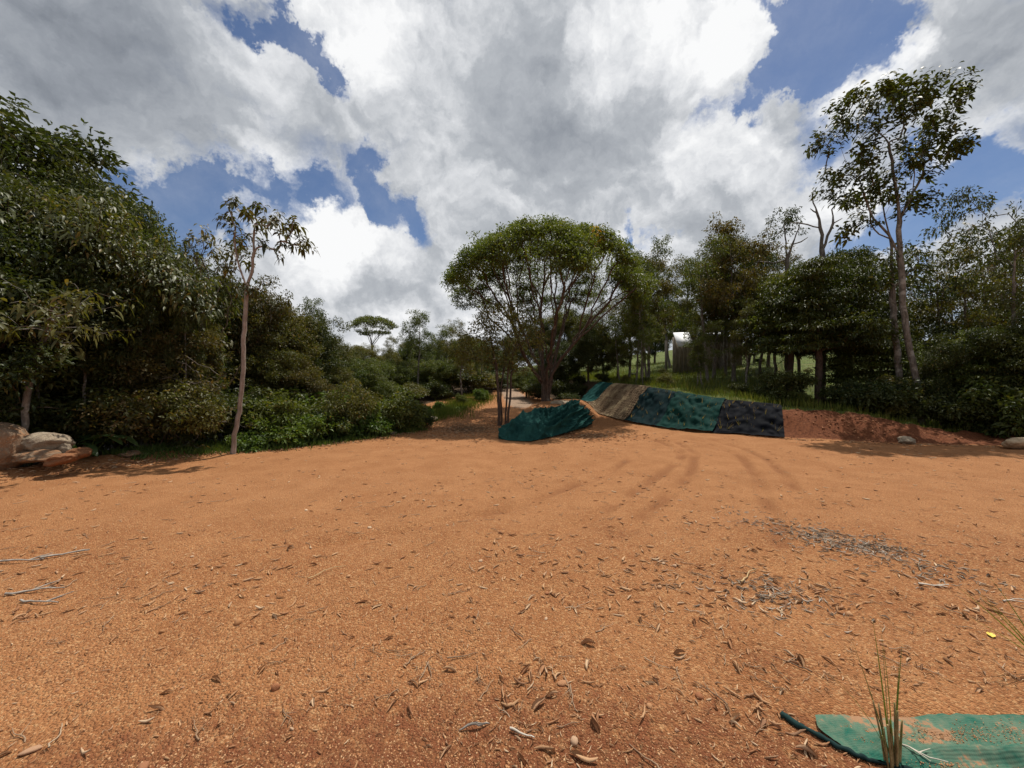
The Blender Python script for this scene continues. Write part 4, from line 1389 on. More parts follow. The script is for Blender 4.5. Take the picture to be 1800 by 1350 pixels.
# ---------- big drooping-leaved tree over the boulders
def drooping():
    base = gpos(45, 8.2); Yd = 8.2; k = Yd / FPX
    def w(px, py, dy=0.0): return np.array([(px - 45) * k, dy, CAMH - (py - CY) * k - base[2]])
    tr = [np.array([0, 0, -.1]), w(60, 690), w(72, 620), w(90, 540), w(105, 470), w(115, 420)]
    b = [w(90, 540), w(50, 480, .1), w(20, 430, .3), w(-10, 390, .2)]
    c = [w(105, 470), w(150, 440, -.2), w(195, 410, -.2), w(225, 400, 0)]
    cl = [(*w(110, 400, .2), .95, .9, .8), (*w(10, 400, .3), 1.0, .9, .9), (*w(190, 420, .1), .75, .8, .6), (*w(235, 455, .5), .6, .7, .55), (*w(-70, 430, 0), 1.0, .9, .9), (*w(60, 480, -.3), .9, .6, .7), (*w(160, 500, 0), .7, .6, .6),
          (*w(290, 500, .6), .5, .6, .5)]
    rng = np.random.default_rng(14)
    pts = lumps(420, cl, rng, 0.6, -0.75)
    def lp(tp, dr, r): return merge([rosette_leaves(tp, nrm(dr + [0, 0, .5]), r, per=30, L=0.115, Wr=0.40, droop=0.75, spread=0.30, jit=0.13)])
    o = make_tree('drooping_leaf_tree', base, [tr, b, c], pts, lp, M['bark_brown'], M['leaf_droop'], 14, R0=0.13, r0=0.005, bf=0.4, seg=0.3)
    tag(o, 'large dark tree with glossy drooping leaves above the boulders at left', 'tree')
    # branch of paler big leaves reaching out lower down
    base = gpos(35, 7.0); k = 7.0 / FPX
    def w3(px, py, dy=0.0): return np.array([(px - 35) * k, dy, CAMH - (py - CY) * k - base[2]])
    tr = [np.array([0, 0, -.1]), w3(45, 700), w3(60, 640), w3(80, 590), w3(110, 550, -.2), w3(150, 530, -.3)]
    tips = [(20 + 200 * rng.random(), 0) for _ in range(70)]
    pts = np.array([w3(x, 575 - 0.25 * (x - 20) + 55 * rng.normal() * .5 + (x > 150) * (x - 150) * 0.5, -.3 + .45 * rng.normal()) for x, _ in tips])
    def lp3(tp, dr, r): return rosette_leaves(tp, nrm(dr * 1.0 + [0, 0, .3]), r, per=12, L=0.115, Wr=0.42, droop=0.6, spread=0.25, jit=.05)
    o = make_tree('broad_leaf_tree', base, [tr], pts, lp3, M['bark_grey'], M['leaf_olive'], 15, R0=0.05, r0=0.004, bf=0.25, seg=0.25)
    tag(o, 'low leaning olive-leaved tree reaching right over the boulders', 'tree')


drooping()


# ---------- dead snags on the right skyline
def snag(name, px, Yd, lines, label, seed, R0):
    base = gpos(px, Yd); k = Yd / FPX
    def w(p): return np.array([(p[0] - px) * k, p[2] if len(p) > 2 else 0.0, CAMH - (p[1] - CY) * k - base[2]])
    ls = [[w(p) for p in ln] for ln in lines]
    ls[0] = [np.array([0, 0, -.1])] + ls[0]
    rng = np.random.default_rng(seed)
    pos, par, dr, tips = grow(ls, np.zeros((0, 3)) if False else np.array([ls[0][-1] + [0.05, 0, .25]]), rng, .3, .3, .05)
    V, F = limb_mesh(pos, par, R0, 0.03, 1.2)
    root = empty(name, base)
    obj('trunk', raw_mesh('trunk', V, F, True), M['bark_dead'], root)
    tag(root, label, 'dead tree')


snag('dead_snag', 1446, 17.0, [[(1446, 600), (1444, 500), (1445, 440), (1443, 400), (1436, 375), (1428, 345)], [(1445, 440), (1455, 415), (1465, 392), (1470, 365, .2), (1474, 350)], [(1443, 400), (1425, 390, .2), (1398, 386, .3)], [(1465, 392), (1480, 385)], [(1436, 375), (1430, 370), (1424, 368)]],
     'bare dead trunk forking above the dark trees on the right skyline', 3, 0.12)
snag('dead_snag', 1384, 18.0, [[(1384, 600), (1382, 500), (1384, 455), (1393, 430), (1403, 402)], [(1384, 455), (1382, 425), (1378, 395), (1385, 383)], [(1393, 430), (1408, 425), (1419, 416)], [(1384, 455), (1360, 462), (1330, 460)]],
     'smaller crooked dead snag left of the taller forked one on the skyline', 5, 0.10)


# ---------- prototypes of the wood's other trees
def proto(name, H, lines, pts, lp, bark, leafm, seed, **kw):
    o = make_tree(name, (0, 0, 0), lines, pts, lp, bark, leafm, seed, **kw)
    o['_h'] = H
    return o


def straight(H, rng, bend=0.12, n=6, frac=0.8):
    z = np.linspace(-0.15, H * frac, n)
    x = np.cumsum(rng.normal(size=n) * bend * H / n * 0.5); y = np.cumsum(rng.normal(size=n) * bend * H / n * 0.5)
    x -= x[0]; y -= y[0]
    return [np.array(p) for p in zip(x, y, z)]


def dense_tree(seed, H, Rw, leafm, L=0.095, npt=340, per=140, low=0.25, bark='bark_brown', nl=9):
    rng = np.random.default_rng(seed)
    cl = [(0, 0, H * 0.72, Rw * .7, Rw * .7, H * .26)]
    for i in range(nl):
        a = i * 2.4 + rng.random(); rr_ = Rw * (0.35 + 0.4 * rng.random()); z = H * (low + (0.80 - low) * ((i + .5) / nl))
        q = Rw * (0.36 + 0.2 * rng.random())
        cl.append((rr_ * math.cos(a), rr_ * math.sin(a), z, q, q, q * .75))
    pts = lumps(npt, cl, rng, 0.42, -0.6)
    def lp(tp, dr, r): return cluster_leaves(tp, dr, r, per=per, rad=0.36, flat=.75, L=L, Wr=0.44, up=.6, droop=.2)
    return proto('dense_tree', H, [straight(H, rng)], pts, lp, M[bark], M[leafm], seed, R0=0.11, r0=0.005, bf=0.45, seg=0.35)


def airy_tree(seed, H, Rw, leafm, L=0.105, npt=190, per=46, low=0.36, bark='bark_grey', rad=.30, R0=.085, ros=False):
    rng = np.random.default_rng(seed)
    cl = []
    for i in range(8):
        a = i * 2.4 + rng.random(); t = (i + .5) / 8
        rr_ = Rw * (0.25 + 0.55 * rng.random()) * (1.1 - .5 * abs(t - .6)); q = Rw * (0.30 + 0.2 * rng.random())
        cl.append((rr_ * math.cos(a), rr_ * math.sin(a), H * (low + (0.97 - low) * t) - q * .6, q, q, q * .95))
    pts = lumps(npt, cl, rng, 0.2, -0.8)
    if ros:
        def lp(tp, dr, r): return rosette_leaves(tp, nrm(dr + [0, 0, .6]), r, per=per, L=L, Wr=0.42, droop=0.55, spread=0.3, jit=0.1)
    else:
        def lp(tp, dr, r): return cluster_leaves(tp, dr, r, per=per, rad=rad, flat=.7, L=L, Wr=0.42, up=.5, droop=.3)
    return proto('airy_tree', H, [straight(H, rng, .1, 7, .86)], pts, lp, M[bark], M[leafm], seed, R0=R0, r0=0.005, bf=0.35, seg=0.35, wob=.05)


def layered_tree(seed, H, Rw, leafm, L=0.11):
    """tiers of flat feathery sprays"""
    rng = np.random.default_rng(seed); pts = []
    for t in range(9):
        z = H * (0.42 + 0.56 * t / 8.5); rw = Rw * (1.0 - 0.62 * (t / 8.5) ** 1.6) * (0.8 + .3 * rng.random())
        for _ in range(int(46 * rw / Rw) + 6):
            a = rng.random() * 6.28; q = rw * rng.random() ** .5
            pts.append((q * math.cos(a), q * math.sin(a), z - 0.10 * q + .08 * rng.normal()))
    def lp(tp, dr, r): return cluster_leaves(tp, dr, r, per=85, rad=0.42, flat=.30, L=L, Wr=0.34, up=1.3, droop=.25)
    return proto('layered_tree', H, [straight(H, rng, .06, 7, .95)], np.array(pts), lp, M['bark_brown'], M[leafm], seed, R0=0.12, r0=0.004, bf=0.3, seg=0.35, lead=.15)


def flat_top(seed, H, Rw, leafm):
    rng = np.random.default_rng(seed); pts = []
    for _ in range(110):
        a = rng.random() * 6.28; q = Rw * rng.random() ** .5
        pts.append((q * math.cos(a), q * math.sin(a), H * (1 - .13 * (q / Rw) ** 2) - .25 * rng.random()))
    for _ in range(30):
        a = rng.random() * 6.28; q = Rw * .7 * rng.random() ** .5
        pts.append((q * math.cos(a), q * math.sin(a), H * .80 - .5 * rng.random()))
    def lp(tp, dr, r): return cluster_leaves(tp, dr, r, per=60, rad=0.5, flat=.4, L=.17, Wr=0.45, up=.8)
    return proto('flat_topped_tree', H, [straight(H, rng, .08, 6, .55)], np.array(pts), lp, M['bark_grey'], M[leafm], seed, R0=0.16, r0=0.008, bf=0.8, seg=0.5, lead=.3)


def shrub(seed, H, Rw, leafm, L=.09, npt=90, per=85, name='shrub', rad=.22, bark='bark_brown', wr=.48):
    rng = np.random.default_rng(seed)
    st = []
    for i in range(5):
        a = i * 1.26 + rng.random(); d = Rw * .5
        st.append([np.array([.04 * math.cos(a), .04 * math.sin(a), -.08]), np.array([d * .5 * math.cos(a), d * .5 * math.sin(a), H * .3]), np.array([d * math.cos(a), d * math.sin(a), H * (.45 + .2 * rng.random())])])
    cl = [(0, 0, H * .55, Rw * .75, Rw * .75, H * .42)]
    for i in range(6):
        a = i * 1.05 + rng.random() * .6; q = Rw * (.38 + .2 * rng.random())
        cl.append((Rw * .6 * math.cos(a), Rw * .6 * math.sin(a), H * (.22 + .5 * rng.random()), q, q, q * .8))
    pts = lumps(npt, cl, rng, .5, -.6); pts[:, 2] = np.clip(pts[:, 2], .06, None)
    def lp(tp, dr, r): return cluster_leaves(tp, dr, r, per=per, rad=rad, flat=.8, L=L, Wr=wr, up=.5, droop=.25)
    o = proto(name, H, st, pts, lp, M[bark], M[leafm], seed, R0=.022, r0=.003, bf=.3, seg=.18, flare=1.1)
    for ch in o.children:
        if ch.name.startswith('trunk'): ch.name = 'stems'
        else: ch.name = 'foliage'
    return o


PROTO = {
    'dA': dense_tree(101, 5.5, 2.0, 'leaf_dark'), 'dB': dense_tree(102, 5.0, 2.2, 'leaf_mid', L=.10), 'dC': dense_tree(103, 6.0, 1.8, 'leaf_olive', L=.085, low=.3),
    'dD': dense_tree(104, 5.5, 2.1, 'leaf_brownish', L=.10, per=120),
    'aA': airy_tree(111, 8.5, 1.9, 'leaf_mid'), 'aB': airy_tree(112, 8.0, 1.7, 'leaf_olive', L=.10, per=50), 'aC': airy_tree(113, 9.0, 2.2, 'leaf_dark', L=.115, per=42, low=.36),
    'aD': airy_tree(114, 7.5, 1.8, 'leaf_brownish', L=.11, npt=200, per=56, low=.4), 'aR': airy_tree(115, 7.0, 2.0, 'leaf_rosette', L=.16, npt=170, per=14, ros=True),
    'aS': airy_tree(116, 8.6, 1.5, 'leaf_dark', L=.12, npt=170, per=66, low=.5, rad=.34),
    'lA': layered_tree(121, 6.0, 2.3, 'leaf_dark'), 'lB': layered_tree(122, 5.5, 1.9, 'leaf_mid'),
    'fT': flat_top(131, 9.0, 2.9, 'leaf_mid'),
    'sA': shrub(141, 1.5, .9, 'leaf_dark'), 'sB': shrub(142, 1.3, .95, 'leaf_mid', L=.10), 'sC': shrub(143, 1.1, .8, 'leaf_fresh', L=.11, per=70), 'sD': shrub(144, 1.8, .9, 'leaf_olive', L=.07, per=100),
    'sE': shrub(145, 1.6, 1.0, 'leaf_brownish', L=.07, per=60), 'sF': shrub(146, .7, .7, 'leaf_fresh', L=.13, npt=60, per=45),
}
USED = set()


def place(key, px, Y, top, label, cat, wide=1.0, rz=None, group=None, name=None, sink=0.0):
    src = PROTO[key]
    b = gpos(px, Y)
    ztop = CAMH - (top - CY) / FPX * Y
    s = max(0.25, (ztop - b[2]) / src['_h'])
    rz = random.random() * 6.28 if rz is None else rz
    sc = (s * wide, s * wide, s)
    loc = (b[0], b[1], b[2] - sink)
    if key in USED:
        o = copy_tree(src, loc, rz, sc)
    else:
        o = src; USED.add(key)
        o.location = loc; o.rotation_euler = (0, 0, rz); o.scale = sc
    if name: o.name = name
    tag(o, label, cat, group)
    return o


LW, CB, RW, FW = 'trees of the left wood', 'trees behind the track', 'trees on the right bank', 'far trees on the hill'
# left wood
place('aS', 15, 10.2, 172, 'tallest tree in the far left corner, its dark top against grey cloud', 'tree', 1.5, group=LW)
place('aS', 105, 10.8, 262, 'dark whorled treetop just right of the tallest one at far left', 'tree', 1.35, group=LW)
place('aS', 232, 11.6, 348, 'dark treetop poking out behind the drooping-leaved tree at left', 'tree', 1.2, group=LW)
place('aR', 352, 10.2, 362, 'tree with hanging dark leaf whorls just left of the slender pale tree', 'tree', .8, group=LW)
place('dA', 160, 9.8, 322, 'dark dense tree behind the drooping-leaved tree', 'tree', .7, group=LW)
place('dA', 20, 9.0, 290, 'dark dense tree filling the wood behind the big boulder', 'tree', 1.0, group=LW)
place('dB', 268, 9.6, 398, 'green leafy tree whose lit top slopes right below the blue gap', 'tree', .5, group=LW)
place('dB', 322, 11.2, 452, 'leafy tree under the hanging-whorl tree at left', 'tree', .55, group=LW)
place('dA', 395, 12.2, 482, 'dark round tree directly behind the slender pale trunk', 'tree', .7, group=LW)
place('dD', 450, 12.6, 496, 'brownish-leaved tree right behind the slender trunk fork', 'tree', .65, group=LW)
place('dC', 497, 13.2, 530, 'rounded olive tree on the left wood skyline right of the slender tree', 'tree', 1.0, group=LW)
place('dA', 545, 14.6, 552, 'dark rounded tree at the right shoulder of the left wood', 'tree', 1.0, group=LW)
place('dC', 583, 17.0, 590, 'last small dark tree where the left wood meets the white cloud', 'tree', 1.0, group=LW)
place('dD', 285, 9.4, 560, 'low brownish tree tangled with dry vines left of the slender trunk', 'tree', 1.1, group=LW)
place('dA', 210, 9.4, 520, 'low dark tree in the shade behind the broad-leaved plants', 'tree', 1.1, group=LW)
place('dB', 120, 9.4, 540, 'low leafy tree in the shade above the boulder pile', 'tree', 1.0, group=LW)
place('dA', -70, 7.0, 330, 'dark tree at the very left margin behind the big boulder', 'tree', 1.0, group=LW)
place('dC', 475, 12.2, 600, 'small olive tree right of the slender trunk, halfway up the wood', 'tree', 1.2, group=LW)
place('dD', 520, 12.6, 640, 'brownish bushy tree above the green bushes, left of centre', 'tree', 1.2, group=LW)
place('dC', 590, 14.5, 640, 'olive bushy tree above the bushes where the wood edge bends back', 'tree', 1.2, group=LW)
place('dB', 636, 17.0, 628, 'light green bushy tree beside the track, left of centre', 'tree', 1.2, group=LW)
place('dA', 110, 12.6, 330, 'shaded tree deep in the left wood behind the dark treetops', 'tree', .8, group=LW)
place('dA', 320, 13.5, 470, 'shaded tree deep in the wood behind the hanging-whorl tree', 'tree', .8, group=LW)
place('dA', 440, 15.0, 530, 'shaded tree deep in the wood behind the slender tree', 'tree', 1.3, group=LW)
place('aR', 474, 12.4, 498, 'small whorl-leaved crown poking above the wood right of the slender tree', 'tree', .6, group=LW)
place('aA', 522, 14.0, 512, 'thin airy crown rising from the rounded trees left of centre', 'tree', .8, group=LW)
place('aB', 566, 16.0, 548, 'second thin airy crown lower down the wood skyline', 'tree', .8, group=LW)
place('aC', 296, 11.0, 402, 'thin dark crown in the blue gap left of the hanging-whorl tree', 'tree', .45, group=LW)
place('aA', 205, 10.4, 322, 'thin airy top sticking out of the dark wood under the grey cloud', 'tree', .6, group=LW)
# behind the track
place('fT', 655, 36.0, 556, 'flat-topped umbrella tree far off left of centre against white cloud', 'tree', 1.0, group=CB)
place('aA', 733, 23.0, 533, 'pale-trunked airy tree standing behind the weeds left of the track', 'tree', .95, group=CB)
place('aB', 690, 27.0, 588, 'airy tree between the flat-topped and the pale-trunked trees', 'tree', 1.1, group=CB)
place('aA', 782, 27.0, 562, 'airy tree right of the pale-trunked one, behind the track', 'tree', 1.1, group=CB)
place('dC', 620, 25.0, 612, 'dense tree below the flat-topped tree', 'tree', 1.2, group=CB)
place('dB', 690, 25.0, 640, 'low green tree behind the weeds, below the pale-trunked tree', 'tree', 1.4, group=CB)
place('dB', 765, 25.0, 628, 'low leafy tree behind the weed strip, left of the four-stemmed tree', 'tree', 1.4, group=CB)
place('dC', 822, 30.0, 585, 'olive tree at the end of the track, left of the four-stemmed tree', 'tree', 1.1, group=CB)
place('dA', 858, 34.0, 600, 'dark tree closing the end of the track', 'tree', 1.2, group=CB)
place('dA', 735, 33.0, 590, 'dark round tree far behind the pale-trunked tree', 'tree', 1.4, group=CB)
place('dC', 640, 31.0, 602, 'far bushy tree under the flat-topped umbrella tree', 'tree', 1.4, group=CB)
place('dC', 900, 40.0, 585, 'far tree on the rise seen through the umbrella limbs, left', 'tree', 1.2, group=FW)
place('dA', 950, 42.0, 560, 'far dark tree on the rise right behind the umbrella trunk', 'tree', 1.0, group=FW)
place('dC', 990, 40.0, 535, 'far tree on the rise seen through the umbrella limbs, right', 'tree', .9, group=FW)
place('dA', 1040, 40.0, 550, 'far dark tree showing below the right side of the umbrella crown', 'tree', 1.1, group=FW)
place('dB', 925, 24.0, 648, 'low light-green tree right of the track beneath the umbrella crown', 'tree', 1.2, group=CB)
place('dA', 985, 22.5, 600, 'dark tree directly behind the umbrella trunk', 'tree', 1.1, group=CB)
place('dA', 1035, 21.5, 580, 'dark tree behind the pale teal net, right of the umbrella trunk', 'tree', 1.0, group=CB)
place('dC', 1085, 21.0, 590, 'olive tree behind the coir mat', 'tree', .9, group=CB)
place('dB', 700, 38.0, 612, 'far green tree between the flat-topped and pale-trunked trees', 'tree', 1.3, group=FW)
place('dC', 790, 40.0, 600, 'far olive tree behind the airy trees left of the track', 'tree', 1.3, group=FW)
place('dA', 842, 38.0, 612, 'far dark tree just left of the track end', 'tree', 1.2, group=FW)
place('dB', 882, 36.0, 618, 'green tree overhanging the far end of the track', 'tree', 1.1, group=FW)
place('aB', 812, 24.0, 560, 'airy tree left of the four-stemmed tree, behind the weeds', 'tree', 1.0, group=CB)
place('aA', 845, 27.0, 590, 'slim airy tree behind the four-stemmed tree', 'tree', 1.0, group=CB)
place('dC', 570, 24.0, 640, 'olive tree behind the right shoulder of the left wood', 'tree', 1.3, group=CB)
place('dB', 662, 21.5, 628, 'bushy green tree behind the last dark bush', 'tree', 1.4, group=CB)
place('sA', 945, 22.5, 672, 'dark bush left of the umbrella trunk', 'bush', 1.2, group=CB)
place('sA', 990, 21.0, 668, 'dark bush right of the umbrella trunk', 'bush', 1.2, group=CB)
# right bank
place('aB', 1062, 22.0, 500, 'airy tree merging with the right rim of the umbrella crown', 'tree', 1.05, group=RW)
place('aB', 1105, 21.0, 470, 'airy tree just right of the umbrella crown, above the coir mat', 'tree', 1.05, group=RW)
place('aA', 1138, 19.0, 412, 'airy tree with thin trunk above the dark teal net', 'tree', 0.73, group=RW)
place('aB', 1254, 20.0, 405, 'airy grey-trunked tree in front of the hut', 'tree', 1.00, group=RW)
place('aA', 1245, 18.6, 420, 'airy leafy tree just right of the hut', 'tree', 1.05, group=RW)
place('aD', 1290, 18.4, 378, 'brownish heavy-crowned tree above the green net', 'tree', 1.00, group=RW)
place('aC', 1335, 19.5, 372, 'tall airy tree right of the brownish crown, left of the small snag', 'tree', 0.84, group=RW)
place('aB', 1310, 16.5, 520, 'slim young tree above the right part of the green net', 'tree', 0.95, group=RW)
place('aA', 1235, 16.5, 560, 'slim young tree with bronze leaves below the hut', 'tree', 1.15, group=RW)
place('aD', 1350, 22.0, 440, 'brownish tree farther back behind the small snag', 'tree', 1.15, group=RW)
place('lB', 1388, 15.8, 470, 'layered dark tree above the navy net, left of the big layered one', 'tree', 1.0, group=RW)
place('lA', 1440, 14.6, 452, 'big dark tree of flat leafy layers above the bare red bank', 'tree', 1.05, group=RW)
place('lA', 1492, 16.6, 432, 'dark pointed layered tree behind, left of the twin trunks', 'tree', .75, group=RW)
place('lB', 1530, 14.5, 560, 'low layered tree at the foot of the twin trunks', 'tree', 1.2, group=RW)
place('aC', 1645, 15.0, 402, 'airy dark tree right behind the tallest tree', 'tree', 0.95, group=RW)
place('aB', 1705, 14.6, 425, 'airy tree between the tallest tree and the right edge', 'tree', 1.05, group=RW)
place('aR', 1742, 17.0, 350, 'leaf-whorl tree rising behind the airy trees near the right edge', 'tree', 0.95, group=RW)
place('aC', 1790, 11.8, 290, 'tall whorl-crowned tree cut by the right edge', 'tree', 0.79, group=RW)
place('aR', 1880, 13.0, 330, 'tree mostly outside the right edge, a few branches in view', 'tree', 1.05, group=RW)
place('dA', 1660, 12.6, 598, 'dense dark low tree right of the leaning trunk', 'tree', .9, group=RW)
place('lB', 1735, 12.0, 572, 'dense dark layered bush-tree near the right edge above the pale rock', 'tree', 1.1, group=RW)
place('dA', 1800, 11.4, 560, 'dense dark bush-tree at the right edge behind the pale rock', 'tree', 1.0, group=RW)
place('aB', 1560, 24.0, 520, 'thin far tree seen between the dark layered trees and twin trunks', 'tree', .8, group=FW)
place('aB', 1610, 28.0, 530, 'thin far tree seen right of the twin trunks', 'tree', .8, group=FW)
place('aA', 1700, 28.0, 535, 'thin far tree on the hill behind the dark bush-trees', 'tree', .8, group=FW)
place('dC', 1260, 44.0, 560, 'far tree behind the hut roof', 'tree', 1.1, group=FW)
place('dA', 1150, 40.0, 560, 'far dark tree left of the hut', 'tree', 1.1, group=FW)
place('dC', 1350, 46.0, 568, 'far tree on the hillside above the green net', 'tree', 1.2, group=FW)
place('dB', 1450, 44.0, 580, 'far tree on the hillside behind the big layered tree', 'tree', 1.2, group=FW)
place('dC', 1560, 42.0, 590, 'far tree on the hillside behind the twin trunks', 'tree', 1.2, group=FW)
place('dB', 1660, 40.0, 592, 'far tree on the hillside behind the leaning trunk', 'tree', 1.2, group=FW)
place('dC', 1770, 36.0, 585, 'far tree on the hillside near the right edge', 'tree', 1.2, group=FW)

place('aD', 1128, 23.0, 440, 'brownish airy tree set back between umbrella crown and hut', 'tree', 1.05, group=RW)
place('aC', 1268, 24.5, 425, 'dark airy tree farther up the hill in front of the hut roof', 'tree', 1.05, group=RW)
place('aA', 1275, 23.0, 450, 'green airy tree farther up behind the brownish crown', 'tree', 1.05, group=RW)
place('aB', 1325, 26.0, 480, 'thin airy tree up the grassy slope above the green net', 'tree', 1.05, group=RW)
place('aA', 1130, 17.4, 570, 'young leafy tree on the bank edge below the hut, left', 'tree', 0.95, group=RW)
place('aA', 1090, 19.6, 540, 'leafy young tree right above the coir mat', 'tree', 1.05, group=RW)

place('aS', 150, 8.0, 440, 'thin pale sapling in the shade right of the boulder pile', 'sapling', .6, group=LW)
place('aS', 326, 9.1, 470, 'thin sapling left of the slender trunk, half hidden', 'sapling', .55, group=LW)
place('aS', 250, 8.7, 470, 'thin pale sapling before the shade between boulder pile and vines', 'sapling', .55, group=LW)
place('aB', 345, 9.6, 540, 'second thin sapling close beside the slender trunk', 'sapling', .7, group=LW)
place('aS', 66, 7.9, 450, 'thin sapling in the shade behind the pale domed boulder', 'sapling', .6, group=LW)
for px, Y, top, key, lb, wd_ in [(1118, 18.4, 500, 'aA', 'green airy tree above the seam of coir mat and dark teal net', 1.0), (1140, 21.5, 450, 'aD', 'bronze-leaved airy tree left of the white panel', 1.0), (1275, 20.5, 400, 'aB', 'olive airy tree right of the white panel, tall', .9),
                                 (1312, 20.5, 410, 'aA', 'green tall tree between the brownish crown and the tall airy one', 1.0), (1365, 18.0, 470, 'aB', 'olive tree under the small crooked snag', 1.1), (1410, 19.0, 440, 'aA', 'green airy tree between the two snags', 1.0), (1468, 19.0, 455, 'aB', 'olive airy tree right of the forked snag', 1.0),
                                 (1520, 18.0, 470, 'aC', 'dark airy tree left of the twin trunks', .8), (1600, 18.0, 480, 'aB', 'olive airy tree right behind the twin trunks', .9), (1675, 17.5, 470, 'aA', 'green airy tree right of the leaning trunk', .9), (1765, 15.0, 430, 'aB', 'olive airy tree beside the edge tree on the right', 1.0),
                                 (1225, 16.6, 640, 'aA', 'small sapling on the crest above the dark teal net', 1.2)]:
    place(key, px, Y, top, lb, 'tree', wd_, group=RW)
for px, Y, top, key, lb in [(560, 27, 652, 'sA', 'far bush left of the flat-topped tree'), (610, 27, 655, 'sB', 'far bush under the left side of the flat-topped tree'), (650, 27, 652, 'sD', 'far bush below the flat-topped trunk'), (700, 26.5, 655, 'sA', 'far bush left of the pale trunk'),
                            (745, 26.5, 652, 'sB', 'far bush right of the pale trunk'), (790, 26.5, 650, 'sA', 'far bush behind the grassy strip, middle'), (830, 27, 648, 'sD', 'far bush behind the grassy strip, right'), (862, 30, 650, 'sA', 'far bush left of the track end'), (585, 21, 668, 'sB', 'bush behind the corner of the wood'),
                            (630, 20, 676, 'sA', 'bush in the shade behind the leggy olive bush'), (680, 20, 676, 'sB', 'bush in the shade behind the dark-based bush'), (720, 21, 672, 'sD', 'bush in the shade below the pale trunk'), (760, 23, 670, 'sA', 'bush in the shade behind the weeds'), (900, 33, 652, 'sA', 'far bush closing the track'), (935, 30, 655, 'sA', 'far bush right of the track')]:
    place(key, px, Y, top, lb, 'bush', 1.9, group='bushes behind the track')


def vine_tangle():
    rng = np.random.default_rng(61); b = gpos(318, 8.75); ps = []
    k = 8.75 / FPX
    for i in range(46):
        x0 = (rng.random() - .5) * 1.6; z0 = .25 + 1.6 * rng.random()
        t = np.linspace(0, 1, 9); l = .4 + .7 * rng.random(); a = rng.normal() * .5
        c = np.stack([x0 + (t - .5) * l * math.cos(a), .25 * rng.normal() + .15 * np.sin(t * 3), z0 + (t - .5) * l * math.sin(a) - .25 * l * np.sin(np.pi * t) * rng.random() + .03 * np.sin(t * 14 + i)], -1)
        ps.append(tube(c, np.full(9, .004 + .004 * rng.random()), 4))
    root = empty('dry_vine_tangle', b)
    tag(obj('vine_stems', raw_mesh('vine_stems', *merge(ps), True), M['bark_dead'], root), kind='stuff')
    V = merge(ps)[0]; idx = rng.integers(0, len(V), 500)
    lv = cluster_leaves(V[idx], None, rng, per=3, rad=.08, L=.07, Wr=.45)
    obj('vine_leaves', raw_mesh('vine_leaves', *lv), M['leaf_brownish'], root)
    tag(root, 'tangle of dry brown vines hanging left of the slender trunk', 'vines')


vine_tangle()

place('aA', 1178, 30.0, 455, 'green airy tree behind the hut, left of its white sheet', 'tree', 1.2, group=RW)
place('aB', 1212, 29.0, 445, 'olive airy tree rising straight behind the white sheet of the hut', 'tree', 1.2, group=RW)
place('dC', 1195, 33.0, 520, 'dense olive tree closing the gap behind the hut', 'tree', .9, group=RW)

for px, Y, top, key, lb in [(1398, 23.0, 662, 'sB', 'small bush on the lit slope behind the navy net'), (1422, 27.0, 652, 'sD', 'small bush higher on the lit slope, left of the big layered trunk'), (1335, 25.0, 656, 'sB', 'small bush on the slope above the seam of green and navy nets'), (1165, 26.0, 655, 'sD', 'small bush on the slope just left of the hut'),
                            (1112, 26.0, 655, 'sA', 'small bush on the slope above the coir mat'), (1478, 24.0, 660, 'sB', 'small bush on the slope right of the big layered trunk'), (1255, 27.0, 650, 'sD', 'small bush on the slope just right of the hut')]:
    place(key, px, Y, top, lb, 'bush', 1.3, group='bushes on the grassy slope')

# shrubs along the wood's edge
SB = 'bushes along the left wood edge'
place('sA', 28, 8.3, 690, 'dark bush behind the big boulder', 'bush', 1.1, group=SB)
place('sB', 75, 8.4, 700, 'leafy bush behind the pale domed boulder', 'bush', 1.2, group=SB)
place('sA', 172, 8.6, 700, 'dark bush right of the boulder pile', 'bush', 1.3, group=SB)
place('sD', 218, 8.6, 690, 'fine-leaved dark bush behind the low buried stone', 'bush', 1.3, group=SB)
place('sE', 270, 8.5, 680, 'dry brownish bush between buried stone and slender tree', 'bush', 1.3, group=SB)
place('sD', 312, 8.7, 665, 'fine-leaved bush with dry twigs left of the slender trunk', 'bush', 1.2, group=SB)
place('sA', 350, 9.7, 690, 'dark bush just left of the slender trunk', 'bush', 1.3, group=SB)
place('sA', 398, 10.5, 680, 'dark bush right behind the slender trunk', 'bush', 1.2, group=SB)
place('sB', 455, 10.3, 700, 'green bush just right of the slender trunk', 'bush', 1.1, group=SB)
place('sF', 448, 9.5, 762, 'low fresh-green weed clump at the foot of the slender tree', 'weed', 1.2, group=SB)
place('sC', 490, 10.2, 728, 'bright green bush right of the slender tree, nearest the dirt', 'bush', 1.2, group=SB)
place('sF', 520, 10.05, 768, 'low weed clump at the dirt edge below the bright bush', 'weed', 1.2, group=SB)
place('sC', 545, 10.8, 728, 'rounded bright bush in the middle of the lush bushes', 'bush', 1.2, group=SB)
place('sB', 590, 11.4, 712, 'taller bush among the lush bushes, left of the leggy olive one', 'bush', 1.2, group=SB)
place('sD', 612, 11.6, 668, 'leggy olive bush standing above the lush bushes', 'bush', .9, group=SB)
place('sC', 640, 11.9, 722, 'bright bush right of the leggy olive bush', 'bush', 1.2, group=SB)
place('sB', 690, 12.9, 700, 'dark-based leafy bush near the whitish stone', 'bush', 1.2, group=SB)
place('sA', 728, 13.6, 706, 'last dark bush at the corner of the track', 'bush', 1.1, group=SB)
place('sF', 612, 11.15, 770, 'low weed clump at the dirt edge left of the litter', 'weed', 1.2, group=SB)
